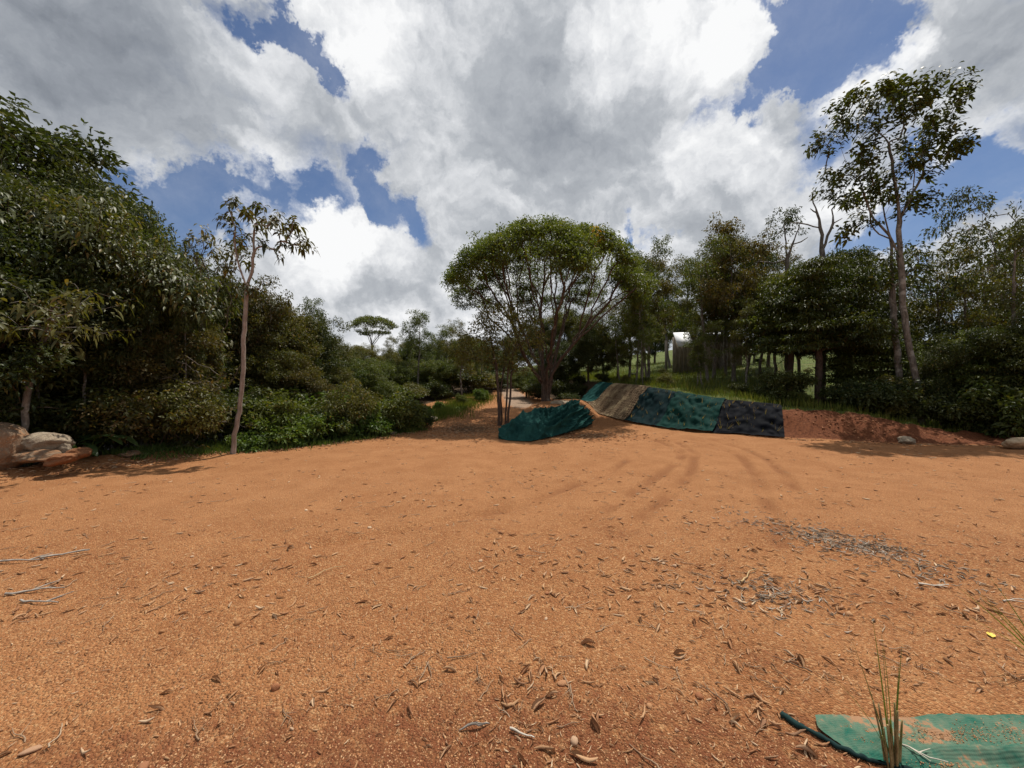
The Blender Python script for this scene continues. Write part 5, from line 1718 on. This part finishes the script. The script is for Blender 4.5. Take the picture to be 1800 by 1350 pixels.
place('sF', 668, 12.0, 752, 'low weed clump below the dark-based bush', 'weed', 1.1, group=SB)
place('sC', 560, 13.0, 690, 'light bush behind the lush bushes', 'bush', 1.4, group=SB)
place('sB', 480, 12.0, 680, 'green bush behind the bright bush beside the slender tree', 'bush', 1.4, group=SB)
TW = 'weeds beside the track'
for px, Y, top, key, lb in [(772, 18.0, 706, 'sC', 'weed clump at the left end of the grassy strip by the track'), (812, 20.0, 694, 'sB', 'middle weed clump of the grassy strip by the track'), (846, 22.0, 684, 'sC', 'right-hand weed clump where the grassy strip meets the track'), (752, 16.2, 716, 'sF', 'low weed clump by the whitish stone')]:
    place(key, px, Y, top, lb, 'weed', .8, group=TW)
RB = 'bushes on the bank top'
place('sA', 1004, 19.6, 690, 'dark bush in front of the left end of the pale teal net', 'bush', 1.0, group=RB)
place('sA', 1018, 20.6, 676, 'dark bush on the slope left of the pale teal net', 'bush', 1.1, group=RB)
for px, Y, top, key, lb in [(1020, 22.0, 660, 'sA', 'dark bush behind the pale teal net'), (1060, 20.5, 655, 'sA', 'dark bush behind the left end of the coir mat'), (1100, 18.9, 660, 'sD', 'dark bush behind the right end of the coir mat'),
                            (1135, 17.6, 668, 'sA', 'dark bush above the dark teal net'), (1170, 16.8, 655, 'sD', 'fine-leaved bush above the dark teal net'), 
                            (1300, 15.0, 672, 'sA', 'leafy dark bush above the green net'), (1375, 14.2, 650, 'sA', 'round dark bush under the layered tree, above the navy net'), (1405, 13.6, 690, 'sB', 'bush above the right part of the navy net'),
                            (1500, 13.0, 672, 'sA', 'dark bush above the bare red bank, left part'), (1545, 12.7, 665, 'sA', 'dark bush left of the leaning trunk foot'), (1575, 12.9, 660, 'sD', 'fine-leaved bush between the twin trunks'),
                            (1665, 12.0, 690, 'sA', 'dark bush right of the leaning trunk foot'), (1700, 11.6, 690, 'sA', 'dark bush above the thin end of the red bank'), (1745, 11.3, 690, 'sA', 'dark bush left of the pale rock, right edge'), (1790, 11.0, 680, 'sB', 'bush behind the pale rock at the right edge'),
                            (1460, 13.6, 700, 'sA', 'low dark bush beneath the big layered tree')]:
    place(key, px, Y, top, lb, 'bush', 1.15, group=RB)


# ---------- broad-leaved plants beside the boulders
def broad_plant(px, Y, n, L, label, seed):
    rng = np.random.default_rng(seed); b = gpos(px, Y)
    root = empty('broad_leaf_plant', b)
    for k in range(n):
        a = k * 2.4 + rng.random(); el = 0.75 + .5 * rng.random(); Ls = L * (.7 + .5 * rng.random()); pet = Ls * .9
        d = np.array([math.cos(a) * math.cos(el), math.sin(a) * math.cos(el), math.sin(el)])
        h = np.array([math.cos(a), math.sin(a), 0.0])
        t = np.linspace(0, 1, 5)[:, None]
        c = d * pet * t + np.array([0, 0, -.05])
        V, F = tube(c, np.linspace(.010, .006, 5), 5)
        obj('stalk', raw_mesh('stalk', V, F, True), M['blade_green'], root)
        # blade surface
        nu, nv = 10, 7
        u, v = np.meshgrid(np.linspace(0, 1, nu), np.linspace(-1, 1, nv), indexing='ij')
        wid = Ls * .24 * np.sin(np.pi * np.clip(u * .93 + .07, 0, 1)) ** .75
        side = np.array([-math.sin(a), math.cos(a), 0.0])
        mid = c[-1] + h * (u[..., None] * Ls) + np.array([0, 0, 1.0]) * (Ls * (.45 * u - .75 * u ** 2))[..., None]
        S = mid + side * (v * wid)[..., None] + np.array([0, 0, 1.0]) * (np.abs(v) * wid * .35 + .006 * np.sin(u * 40))[..., None]
        obj('leaf', raw_mesh('leaf', S.reshape(-1, 3), grid_faces(nu, nv), True), M['leaf_broad'], root)
    tag(root, label, 'plant', 'broad-leaved plants by the boulders')


M['leaf_broad'] = leaf_mat('broad waxy leaf', (0.035, 0.070, 0.022), (0.07, 0.12, 0.045), (0.06, 0.1, 0.03), .1, rough=.35, spec=.6)
broad_plant(112, 7.45, 8, .52, 'plant with large upright arrow leaves behind the pale domed boulder', 1)
broad_plant(152, 7.6, 7, .50, 'plant with long arching broad leaves right of the upright one', 2)
broad_plant(40, 7.2, 7, .34, 'smaller broad-leaved plant behind the big boulder', 3)
# ================================================================== grass and weeds (uncountable)
def blades_mesh(XY, H, rng, wd=.012, lean=.35):
    n = len(XY); z = height(XY[:, 0], XY[:, 1])
    P_ = np.column_stack([XY, z - .01])
    a = rng.random(n) * 6.28; l = lean * rng.random(n)
    T = np.stack([np.cos(a) * l, np.sin(a) * l, np.ones(n)], -1)
    N = np.stack([np.cos(a + 1.2), np.sin(a + 1.2), .2 * np.ones(n)], -1)
    return leaves(P_, T, N, H, wd * np.ones(n), .1, .08)


def scatter(n, fn, lo, hi, rng):
    out = []
    tot = 0
    while tot < n:
        q = lo + (hi - lo) * rng.random((n, 2)); w = fn(q[:, 0], q[:, 1])
        k = q[rng.random(n) < w]; out.append(k); tot += len(k)
    return np.concatenate(out)[:n]


gr = np.random.default_rng(31)
def bank_w(x, y):
    s, h = bank_sd(x, y)
    return ((s > 1.35) & (y > 9)) * np.exp(-np.clip(s - 1.4, 0, None) / 5.0)
XY = scatter(46000, bank_w, np.array([1.5, 9.0]), np.array([26.0, 40.0]), gr)
s_, _ = bank_sd(XY[:, 0], XY[:, 1])
Hh = (.10 + .22 * gr.random(len(XY))) * (0.7 + .6 * (s_ > 2)) * (1 - .35 * (s_ < 1.9))
tag(obj('grass', raw_mesh('grass', *blades_mesh(XY, Hh, gr, .016)), M['grass']), 'green grass covering the bank top and hillside behind the nets', 'grass', kind='stuff')


def strip_w(x, y):
    return np.exp(-((x + 3.0 - .12 * (y - 16)) / .8) ** 2) * ((y > 15.0) & (y < 25)) * (.15 + .85 * (VN.fbm(x * 1.6, y * 1.6, oct=2) > -.05))
XY = scatter(7000, strip_w, np.array([-6, 15.0]), np.array([0, 25.0]), gr)
tag(obj('grass', raw_mesh('grass', *blades_mesh(XY, .10 + .25 * gr.random(len(XY)), gr, .016)), M['grass']), 'strip of green grass and weeds on the left side of the track', 'grass', kind='stuff')


def wood_w(x, y):
    w = wood_sd(x, y)
    return np.exp(-((w - .15) / .40) ** 2) * (y > 7.8) * (.25 + .75 * (VN.fbm(x * 1.1, y * 1.1, oct=2) > 0))
XY = scatter(9000, wood_w, np.array([-11, 6.0]), np.array([-2.5, 16.0]), gr)
tag(obj('ground_weeds', raw_mesh('ground_weeds', *blades_mesh(XY, .05 + .16 * gr.random(len(XY)), gr, .022, .9)), M['leaf_fresh']), 'low weeds fringing the foot of the left wood', 'weeds', kind='stuff')


# ================================================================== litter on the clearing
def soil_like(name, cols, rough=.85):
    m, q = new_mat(name)
    oi = q.n.new('ShaderNodeObjectInfo'); geo = q.n.new('ShaderNodeNewGeometry'); tcn = q.n.new('ShaderNodeTexCoord')
    f = q.m('FRACT', q.m('ADD', oi.outputs['Random'], geo.outputs['Random Per Island']))
    n, _ = q.noise(tcn.outputs['Object'], 60, 4, .6)
    c = q.ramp(f, [(i / (len(cols) - 1), c_) for i, c_ in enumerate(cols)])
    c = q.mix(q.step(n, .45, .85, 0, .3), c, (.10, .05, .028))
    finish(q, principled(q, c, rough, .25, bump(q, n, .5, .004)))
    return m


M['dry_leaf'] = soil_like('dry leaf', [(.24, .105, .048), (.36, .19, .09), (.50, .31, .17), (.30, .14, .065), (.56, .40, .25), (.20, .095, .048), (.42, .24, .12)])
M['twig'] = soil_like('grey twig', [(.18, .11, .065), (.32, .22, .14), (.24, .135, .07), (.42, .32, .22)])
M['pebble'] = soil_like('pebble', [(.36, .17, .075), (.45, .25, .125), (.28, .11, .048), (.52, .37, .24), (.40, .19, .08), (.33, .16, .07)])
M['grain'] = soil_like('grit', [(.36, .165, .07), (.46, .24, .11), (.30, .12, .05), (.55, .34, .18), (.40, .19, .08), (.48, .28, .14)])


def curled_leaf(seed, L=.11, lite=False):
    """a dry leaf rolled along its midrib and arched"""
    rng = np.random.default_rng(seed)
    nu, nv = (5, 5) if lite else (9, 7)
    u, v = np.meshgrid(np.linspace(0, 1, nu), np.linspace(-1, 1, nv), indexing='ij')
    wid = L * (.13 + .17 * rng.random()) * np.sin(np.pi * np.clip(.06 + u * .9, 0, 1)) ** .7
    curl = 1.7 + 1.5 * rng.random()
    rr_ = wid / curl
    y = rr_ * np.sin(v * curl); z = rr_ * (1 - np.cos(v * curl))
    arch = L * (.03 + .10 * rng.random()) * np.sin(np.pi * u) * rng.choice([-.4, 1, 1])
    twist = (u - .5) * 1.5 * rng.normal()
    y2 = y * np.cos(twist) - z * np.sin(twist); z2 = y * np.sin(twist) + z * np.cos(twist)
    x = (u - .5) * L
    y2 = y2 + L * .09 * rng.normal() * np.sin(np.pi * u)
    V = np.stack([x, y2, z2 + arch], -1).reshape(-1, 3)
    if rng.random() < .45: V[:, 2] = V[:, 2].max() - V[:, 2]
    V[:, 2] -= V[:, 2].min()
    V += VN.fbm(V[:, 0] * 60, V[:, 1] * 60 + seed, oct=2)[:, None] * .0025
    return raw_mesh('dry_leaf', V, grid_faces(nu, nv), True)


def twig_mesh(seed, L=.2, forks=1, r=.004):
    rng = np.random.default_rng(seed); ps = []
    t = np.linspace(0, 1, 8)
    c = np.stack([(t - .5) * L, .12 * L * np.cumsum(rng.normal(size=8)) / 3, r + .04 * L * np.abs(np.sin(t * 4 + rng.random() * 3))], -1)
    ps.append(tube(c, r * (1.2 - .7 * t), 5))
    for k in range(forks):
        i = rng.integers(2, 6); s = rng.choice([-1, 1]); l = L * (.25 + .25 * rng.random())
        d = np.array([.7, s * .7, .15 * rng.random()])
        tt = np.linspace(0, 1, 5)[:, None]
        ps.append(tube(c[i] + d * l * tt + np.array([0, 0, .02 * L]) * tt * (1 - tt), r * (.8 - .5 * tt[:, 0]), 4))
    return raw_mesh('twig', *merge(ps), True)


LEAFS = [curled_leaf(s, .11) for s in range(14)]
TWIGS = [twig_mesh(s, .2, s % 3) for s in range(10)]
STONES = [rock_mesh(200 + s, 2, .25, 4) for s in range(6)]
lr = np.random.default_rng(909)


def lay(o, x, y, z_off=0.0, tilt=.25):
    o.location = (x, y, hz1(x, y) + z_off)
    o.rotation_euler = (tilt * lr.normal(), tilt * lr.normal(), lr.random() * 6.28)


# density of the litter in the place itself: drifts towards the right foreground, sparser elsewhere
def litter_w(x, y):
    n = VN.fbm(x * .9 + 3, y * .9, oct=3)
    right = np.exp(-(((x - 2.0) / 1.3) ** 2 + ((y - 2.7) / 1.1) ** 2))
    near = np.exp(-(((x - .2) / 1.2) ** 2 + ((y - 1.9) / .6) ** 2))
    base = .05 + .16 * smooth01((n - .05) / .5)
    return np.clip(base + .85 * right * (.35 + .65 * (n > -.1)) + .8 * near * (.3 + .7 * (n > 0)), 0, 1)


def cam_scatter(n, rng, ymin, ymax, fn, pw=1.0, xr=1.42):
    """points on the clearing in front of the camera, thinner with distance"""
    out = []; tot = 0
    while tot < n:
        m_ = n * 3
        y = ymin * (ymax / ymin) ** (rng.random(m_) ** pw); x = (rng.random(m_) * 2 - 1) * y * xr
        sd_, _ = bank_sd(x, y)
        ok = (wood_sd(x, y) < .1) & (sd_ < .05) & (rng.random(m_) < fn(x, y))
        ok &= ~((x > 1.35) & (y < 1.95) & (x > 1.30 + (1.9 - y) * .6))
        k = np.stack([x, y], -1)[ok]; out.append(k); tot += len(k)
    return np.concatenate(out)[:n]


LG = 'dry curled leaves scattered on the dirt'
cent = cam_scatter(52, lr, 1.6, 4.4, litter_w, 1.0)
pts_ = [cam_scatter(110, lr, 1.55, 4.6, litter_w, 1.0)]
for c_ in cent:
    pts_.append(c_ + lr.normal(size=(lr.integers(2, 6), 2)) * (.035 + .03 * lr.random()))
pts_ = np.concatenate(pts_)[:290]
# things one can find on the dirt, to tell the small pieces apart by
MARKS = [('yellow leaf', 1742, 1118), ('short white stick', 918, 1292), ('grey forked stick', 115, 975), ('round tan stone', 485, 1211), ('orange stone left of centre', 418, 1096), ('pale stone in the left corner', 52, 1322),
         ('flat orange stone', 988, 1202), ('bent straw stem', 1315, 1015), ('large greyish leaf', 835, 1278), ('dark stick at the left edge', 62, 1042), ('thin pale twig left of centre', 577, 1010),
         ('bleached thin stick at right', 1640, 1030), ('tip of the green net hem', 1375, 1255), ('cut grass tuft', 1565, 1290), ('far corner of the green net', 1790, 1262), ('crumpled net heap', 930, 790), ('navy net', 1320, 775)]
MARKP = np.array([on_ground(a_, b_)[:2] for _, a_, b_ in MARKS])
ORD = ['nearest'] + [w_ + ' nearest' for w_ in NUM[1:]]


def rel_labels(P2, noun):
    """'second nearest dry leaf left of the round tan stone'"""
    d = np.hypot(P2[:, None, 0] - MARKP[None, :, 0], P2[:, None, 1] - MARKP[None, :, 1])
    m_ = d.argmin(1); dd = d[np.arange(len(P2)), m_]
    v_ = P2 - MARKP[m_]
    side = np.where(np.abs(v_[:, 0]) > np.abs(v_[:, 1]), np.where(v_[:, 0] > 0, 0, 1), np.where(v_[:, 1] > 0, 2, 3))
    words = ['right of', 'left of', 'beyond', 'in front of']
    out = [''] * len(P2)
    for mk in range(len(MARKS)):
        for sd_ in range(4):
            idx = np.where((m_ == mk) & (side == sd_))[0]
            for r_, i_ in enumerate(idx[np.argsort(dd[idx])]):
                o_ = ORD[r_] if r_ < len(ORD) else 'one of the farther'
                out[i_] = f'{noun}, {o_} {words[sd_]} the {MARKS[mk][0]}' if r_ < len(ORD) else f'{noun}, one of those farthest {words[sd_]} the {MARKS[mk][0]}'
    return out


LB = rel_labels(pts_, 'curled brown dry leaf')
for i, (x, y) in enumerate(pts_):
    o = obj('dry_leaf', LEAFS[i % len(LEAFS)], M['dry_leaf'])
    s = .34 + .60 * lr.random() ** 1.6; o.scale = (s, s * (.7 + .5 * lr.random()), s)
    lay(o, x, y, .002)
    tag(o, LB[i], 'dry leaf', LG)
TG = 'twigs on the dirt'
pts_ = cam_scatter(56, lr, 1.6, 6.5, lambda x, y: .25 + litter_w(x, y), 1.0)
LB = rel_labels(pts_, 'thin dry twig')
for i, (x, y) in enumerate(pts_):
    o = obj('twig', TWIGS[i % len(TWIGS)], M['twig'])
    s = .35 + .6 * lr.random(); o.scale = (s, s, s)
    lay(o, x, y, .003, .05)
    tag(o, LB[i], 'twig', TG)
pts_ = cam_scatter(110, lr, 1.55, 5.5, lambda x, y: np.full(np.shape(x), .6), .9)
LB = rel_labels(pts_, 'small orange pebble')
for i, (x, y) in enumerate(pts_):
    o = obj('pebble', STONES[i % len(STONES)], M['pebble'])
    s = .007 + .014 * lr.random() ** 2; o.scale = (s * 1.2, s, s * .75)
    lay(o, x, y, s * .25)
    tag(o, LB[i], 'pebble', 'pebbles on the dirt')


# single pieces that stand out
def single(name, me, mat, px, py, scale, rz, label, cat, z=.004, sc3=None):
    p = on_ground(px, py); o = obj(name, me, mat); o.location = (p[0], p[1], p[2] + z)
    o.scale = sc3 if sc3 else (scale,) * 3; o.rotation_euler = (0, 0, rz)
    tag(o, label, cat); return o


M['yellow_leaf'] = simple_mat('fallen yellow leaf', (.62, .44, .06), (.72, .55, .12), .6, 20)
M['pale_stick'] = simple_mat('bleached stick', (.46, .40, .32), (.60, .54, .45), .8, 30)
M['grey_stick'] = simple_mat('grey weathered stick', (.22, .185, .15), (.38, .34, .29), .85, 30)
M['straw_stem'] = simple_mat('dry straw stem', (.40, .27, .13), (.50, .36, .19), .8, 30)
u, v = np.meshgrid(np.linspace(0, 1, 9), np.linspace(-1, 1, 7), indexing='ij')
yl = raw_mesh('yellow_leaf', np.stack([(u - .5) * .055, v * .019 * np.sin(np.pi * (.05 + .9 * u)) ** .6, .004 + .004 * v ** 2], -1).reshape(-1, 3), grid_faces(9, 7), True)
single('yellow_leaf', yl, M['yellow_leaf'], 1742, 1118, 1, .9, 'bright yellow fallen leaf near the right edge', 'leaf')
single('stick', twig_mesh(501, .12, 0, .005), M['pale_stick'], 918, 1292, 1, -.5, 'short bleached white stick in the bottom centre foreground', 'stick')
single('stick', twig_mesh(502, .30, 2, .009), M['grey_stick'], 115, 975, 1, 0.9, 'grey forked stick lying on the left of the clearing', 'stick')
single('stick', twig_mesh(503, .42, 1, .009), M['grey_stick'], 40, 985, 1, .2, 'long grey stick at the left edge beside the forked one', 'stick')
single('stick', twig_mesh(504, .34, 1, .008), M['grey_stick'], 62, 1042, 1, .3, 'dark straight stick at the left edge, nearer the camera', 'stick')
single('stick', twig_mesh(505, .30, 2, .007), M['grey_stick'], 70, 1060, 1, .05, 'branched grey twig in front of the dark straight stick at left', 'stick')
single('stick', twig_mesh(506, .34, 0, .006), M['straw_stem'], 1315, 1015, 1, .75, 'pale bent straw stem lying on the litter at right', 'stick')
single('stick', twig_mesh(507, .30, 0, .004), M['straw_stem'], 577, 1010, 1, .6, 'thin straight pale twig left of centre', 'stick')
single('large_leaf', curled_leaf(733, .13), M['grey_stick'], 835, 1278, 1.1, .25, 'large greyish curled leaf at the bottom, left of the white stick', 'leaf')
single('stone', STONES[2], M['rock_pale'], 485, 1211, .021, .3, 'round tan stone on the dirt in the left foreground', 'stone', .008)
single('stone', STONES[3], M['rock_red'], 418, 1096, .026, .3, 'orange stone on the dirt left of centre', 'stone', .008)
single('stone', STONES[4], M['pale_stick'], 52, 1322, .034, .6, 'pale flat stone in the bottom left corner', 'stone', .006, (.038, .022, .014))
single('stone', STONES[1], M['rock_red'], 988, 1202, .03, .2, 'flat orange stone in the central foreground', 'stone', .004, (.032, .02, .012))
single('stick', twig_mesh(509, .26, 1, .004), M['pale_stick'], 1790, 1058, 1, .1, 'bundle of bleached thin sticks at the right edge', 'stick')
single('stick', twig_mesh(510, .22, 1, .006), M['pale_stick'], 1640, 1030, 1, .0, 'bleached thin stick on the litter right of the straw stem', 'stick')
single('dry_stalk', twig_mesh(511, .20, 2, .0035), M['pale_stick'], 1605, 1330, 1, -.6, 'pale forked stalk lying on the foreground net', 'stick', .03)


def many(name, n, proto_fn, mat, pts_, size_fn, label, cat, rng, flat=.25, lift=.003):
    """the rest, too many and too small to single out"""
    protos = [proto_fn(k) for k in range(6)]
    data = []
    for me in protos:
        V = np.empty(len(me.vertices) * 3, np.float32); me.vertices.foreach_get('co', V)
        me.calc_loop_triangles()
        T = np.empty(len(me.loop_triangles) * 3, np.int32); me.loop_triangles.foreach_get('vertices', T)
        data.append((V.reshape(-1, 3).astype(float), T.reshape(-1, 3)))
    z = height(pts_[:, 0], pts_[:, 1]); Vs, Fs, off = [], [], 0
    which = rng.integers(0, 6, len(pts_))
    for k, (V, T) in enumerate(data):
        idx = np.where(which == k)[0]; m_ = len(idx)
        if not m_: continue
        a = rng.random(m_) * 6.28; s = size_fn(m_, rng, pts_[idx]); tx = rng.normal(size=m_) * flat
        ca, sa = np.cos(a), np.sin(a)
        x = V[None, :, 0] * s[:, None]; y = V[None, :, 1] * s[:, None]; zz = V[None, :, 2] * s[:, None]
        y2 = y * np.cos(tx)[:, None] - zz * np.sin(tx)[:, None]; z2 = y * np.sin(tx)[:, None] + zz * np.cos(tx)[:, None]
        P_ = np.stack([x * ca[:, None] - y2 * sa[:, None] + pts_[idx, 0][:, None], x * sa[:, None] + y2 * ca[:, None] + pts_[idx, 1][:, None], z2 + z[idx][:, None] + lift], -1)
        Vs.append(P_.reshape(-1, 3)); Fs.append((T[None] + (np.arange(m_) * len(V))[:, None, None] + off).reshape(-1, 3)); off += m_ * len(V)
    for me in protos: bpy.data.meshes.remove(me)
    o = obj(name, raw_mesh(name, np.concatenate(Vs), np.concatenate(Fs), name != 'grit'), mat)
    tag(o, label, cat, kind='stuff')
    return o


def octa(k):
    rng = np.random.default_rng(k + 60)
    V = np.array([(1, 0, 0), (0, 1, 0), (-1, 0, 0), (0, -1, 0), (0, 0, .42), (0, 0, -.5)], float) * (1 + .3 * rng.normal(size=(6, 1)))
    F = np.array([(0, 1, 4), (1, 2, 4), (2, 3, 4), (3, 0, 4), (1, 0, 5), (2, 1, 5), (3, 2, 5), (0, 3, 5)])
    return raw_mesh('grain', V, F)


pts_ = cam_scatter(70000, lr, 1.5, 7.0, lambda x, y: .35 + .65 * smooth01((VN.fbm(x * 1.3, y * 1.3, oct=3) + .5)), .95)
many('grit', 0, octa, M['grain'], pts_, lambda m_, r, p: .0022 + .0060 * r.random(m_) ** 4 + .0009 * (p[:, 1] - 1.5), 'orange grit and gravel covering the dirt of the clearing', 'gravel', lr, .25, 0.0)
pts_ = cam_scatter(1900, lr, 2.6, 15.0, litter_w, .8)
many('leaf_litter', 0, lambda k: curled_leaf(800 + k, .11, True), M['dry_leaf'], pts_, lambda m_, r, p: .28 + .5 * r.random(m_), 'small dry leaves strewn thinly over the farther dirt', 'leaf litter', lr)
pts_ = cam_scatter(2200, lr, 1.5, 5.0, litter_w, 1.0)
many('leaf_crumbs', 0, lambda k: curled_leaf(850 + k, .11, True), M['dry_leaf'], pts_, lambda m_, r, p: .10 + .22 * r.random(m_), 'crumbs of dry leaf and bark among the grit', 'leaf litter', lr)
pts_ = cam_scatter(420, lr, 2.0, 11.0, lambda x, y: .3 + litter_w(x, y), .8)
many('twig_litter', 0, lambda k: twig_mesh(870 + k, .2, 1), M['twig'], pts_, lambda m_, r, p: .25 + .5 * r.random(m_), 'thin twigs strewn over the dirt of the clearing', 'twigs', lr, .08)


# pale chips of bark and leaf in a swath across the right of the clearing
def chips_w(x, y):
    return np.clip(np.exp(-(((x - 3.3 + .45 * (y - 3.8)) / .34) ** 2 + ((y - 3.8) / .6) ** 2)) + .7 * np.exp(-(((x - 2.0) / .35) ** 2 + ((y - 2.9) / .22) ** 2)), 0, 1)
pts_ = scatter(1100, chips_w, np.array([1.0, 2.2]), np.array([5.0, 5.6]), lr)
M['chip'] = soil_like('pale chips', [(.28, .21, .15), (.45, .37, .29), (.20, .145, .10), (.37, .30, .22), (.15, .12, .09), (.52, .45, .37)])
many('bark_chips', 0, lambda k: curled_leaf(940 + k, .11, True), M['chip'], pts_, lambda m_, r, p: .2 + .45 * r.random(m_), 'swath of pale leaf and bark chips across the right of the clearing', 'leaf litter', lr)


# soil spilled on the foreground net
cl_ = [(1.62, 1.73, .10), (1.95, 1.72, .12), (2.35, 1.70, .16), (1.80, 1.60, .08), (2.25, 1.60, .12), (2.6, 1.76, .12)]
pts_ = np.concatenate([np.array([a_, b_]) + lr.normal(size=(900, 2)) * [c_, c_ * .28] for a_, b_, c_ in cl_])
pts_ = pts_[(pts_[:, 1] < 1.80) & (pts_[:, 0] > 1.5)]
many('spilled_soil', 0, octa, M['grain'], pts_, lambda m_, r, p: .0012 + .0035 * r.random(m_) ** 3, 'orange soil grains spilled over the foreground net', 'soil', lr, .4, .020)


# leaf litter and clods under the trees: hollow left of the heap, bank foot, wood edge
def drift(x, y):
    a = np.exp(-(((x + 1.5) / 1.5) ** 2 + ((y - 13.6) / 1.6) ** 2))
    b = np.exp(-(((x - 2.6) / 1.1) ** 2 + ((y - 12.0) / .9) ** 2))
    c = np.exp(-((wood_sd(x, y) + .25) / .30) ** 2) * (y > 5)
    s, h = bank_sd(x, y)
    d = np.exp(-((s + .12) / .16) ** 2) * (x > 7) * .8
    return np.clip(np.maximum.reduce([a, b, c, d]), 0, 1)
pts_ = scatter(4200, drift, np.array([-10., 5.0]), np.array([13., 17.]), lr)
many('leaf_drift', 0, lambda k: curled_leaf(890 + k, .11, True), M['dry_leaf'], pts_, lambda m_, r, p: .4 + .6 * r.random(m_), 'drifts of brown leaves below the trees and along the bank foot', 'leaf litter', lr)


def clods(x, y):
    s, h = bank_sd(x, y)
    return ((s > -.1) & (s < 1.4) & (x > 8.2) & (x < 12.6)) * (.15 + .85 * np.exp(-((x - 10) / .9) ** 2)) + np.exp(-((wood_sd(x, y) + .1) / .25) ** 2) * ((y < 9) & (y > 5)) * .5
pts_ = scatter(1500, clods, np.array([-10., 5.0]), np.array([13., 12.5]), lr)
M['clod'] = soil_like('earth clod', [(.16, .058, .026), (.26, .105, .045), (.34, .16, .075), (.22, .085, .038)])
many('earth_clods', 0, octa, M['clod'], pts_, lambda m_, r, p: .010 + .035 * r.random(m_) ** 2.5, 'clods of red earth on the bare bank and berm', 'clods', lr, .5)
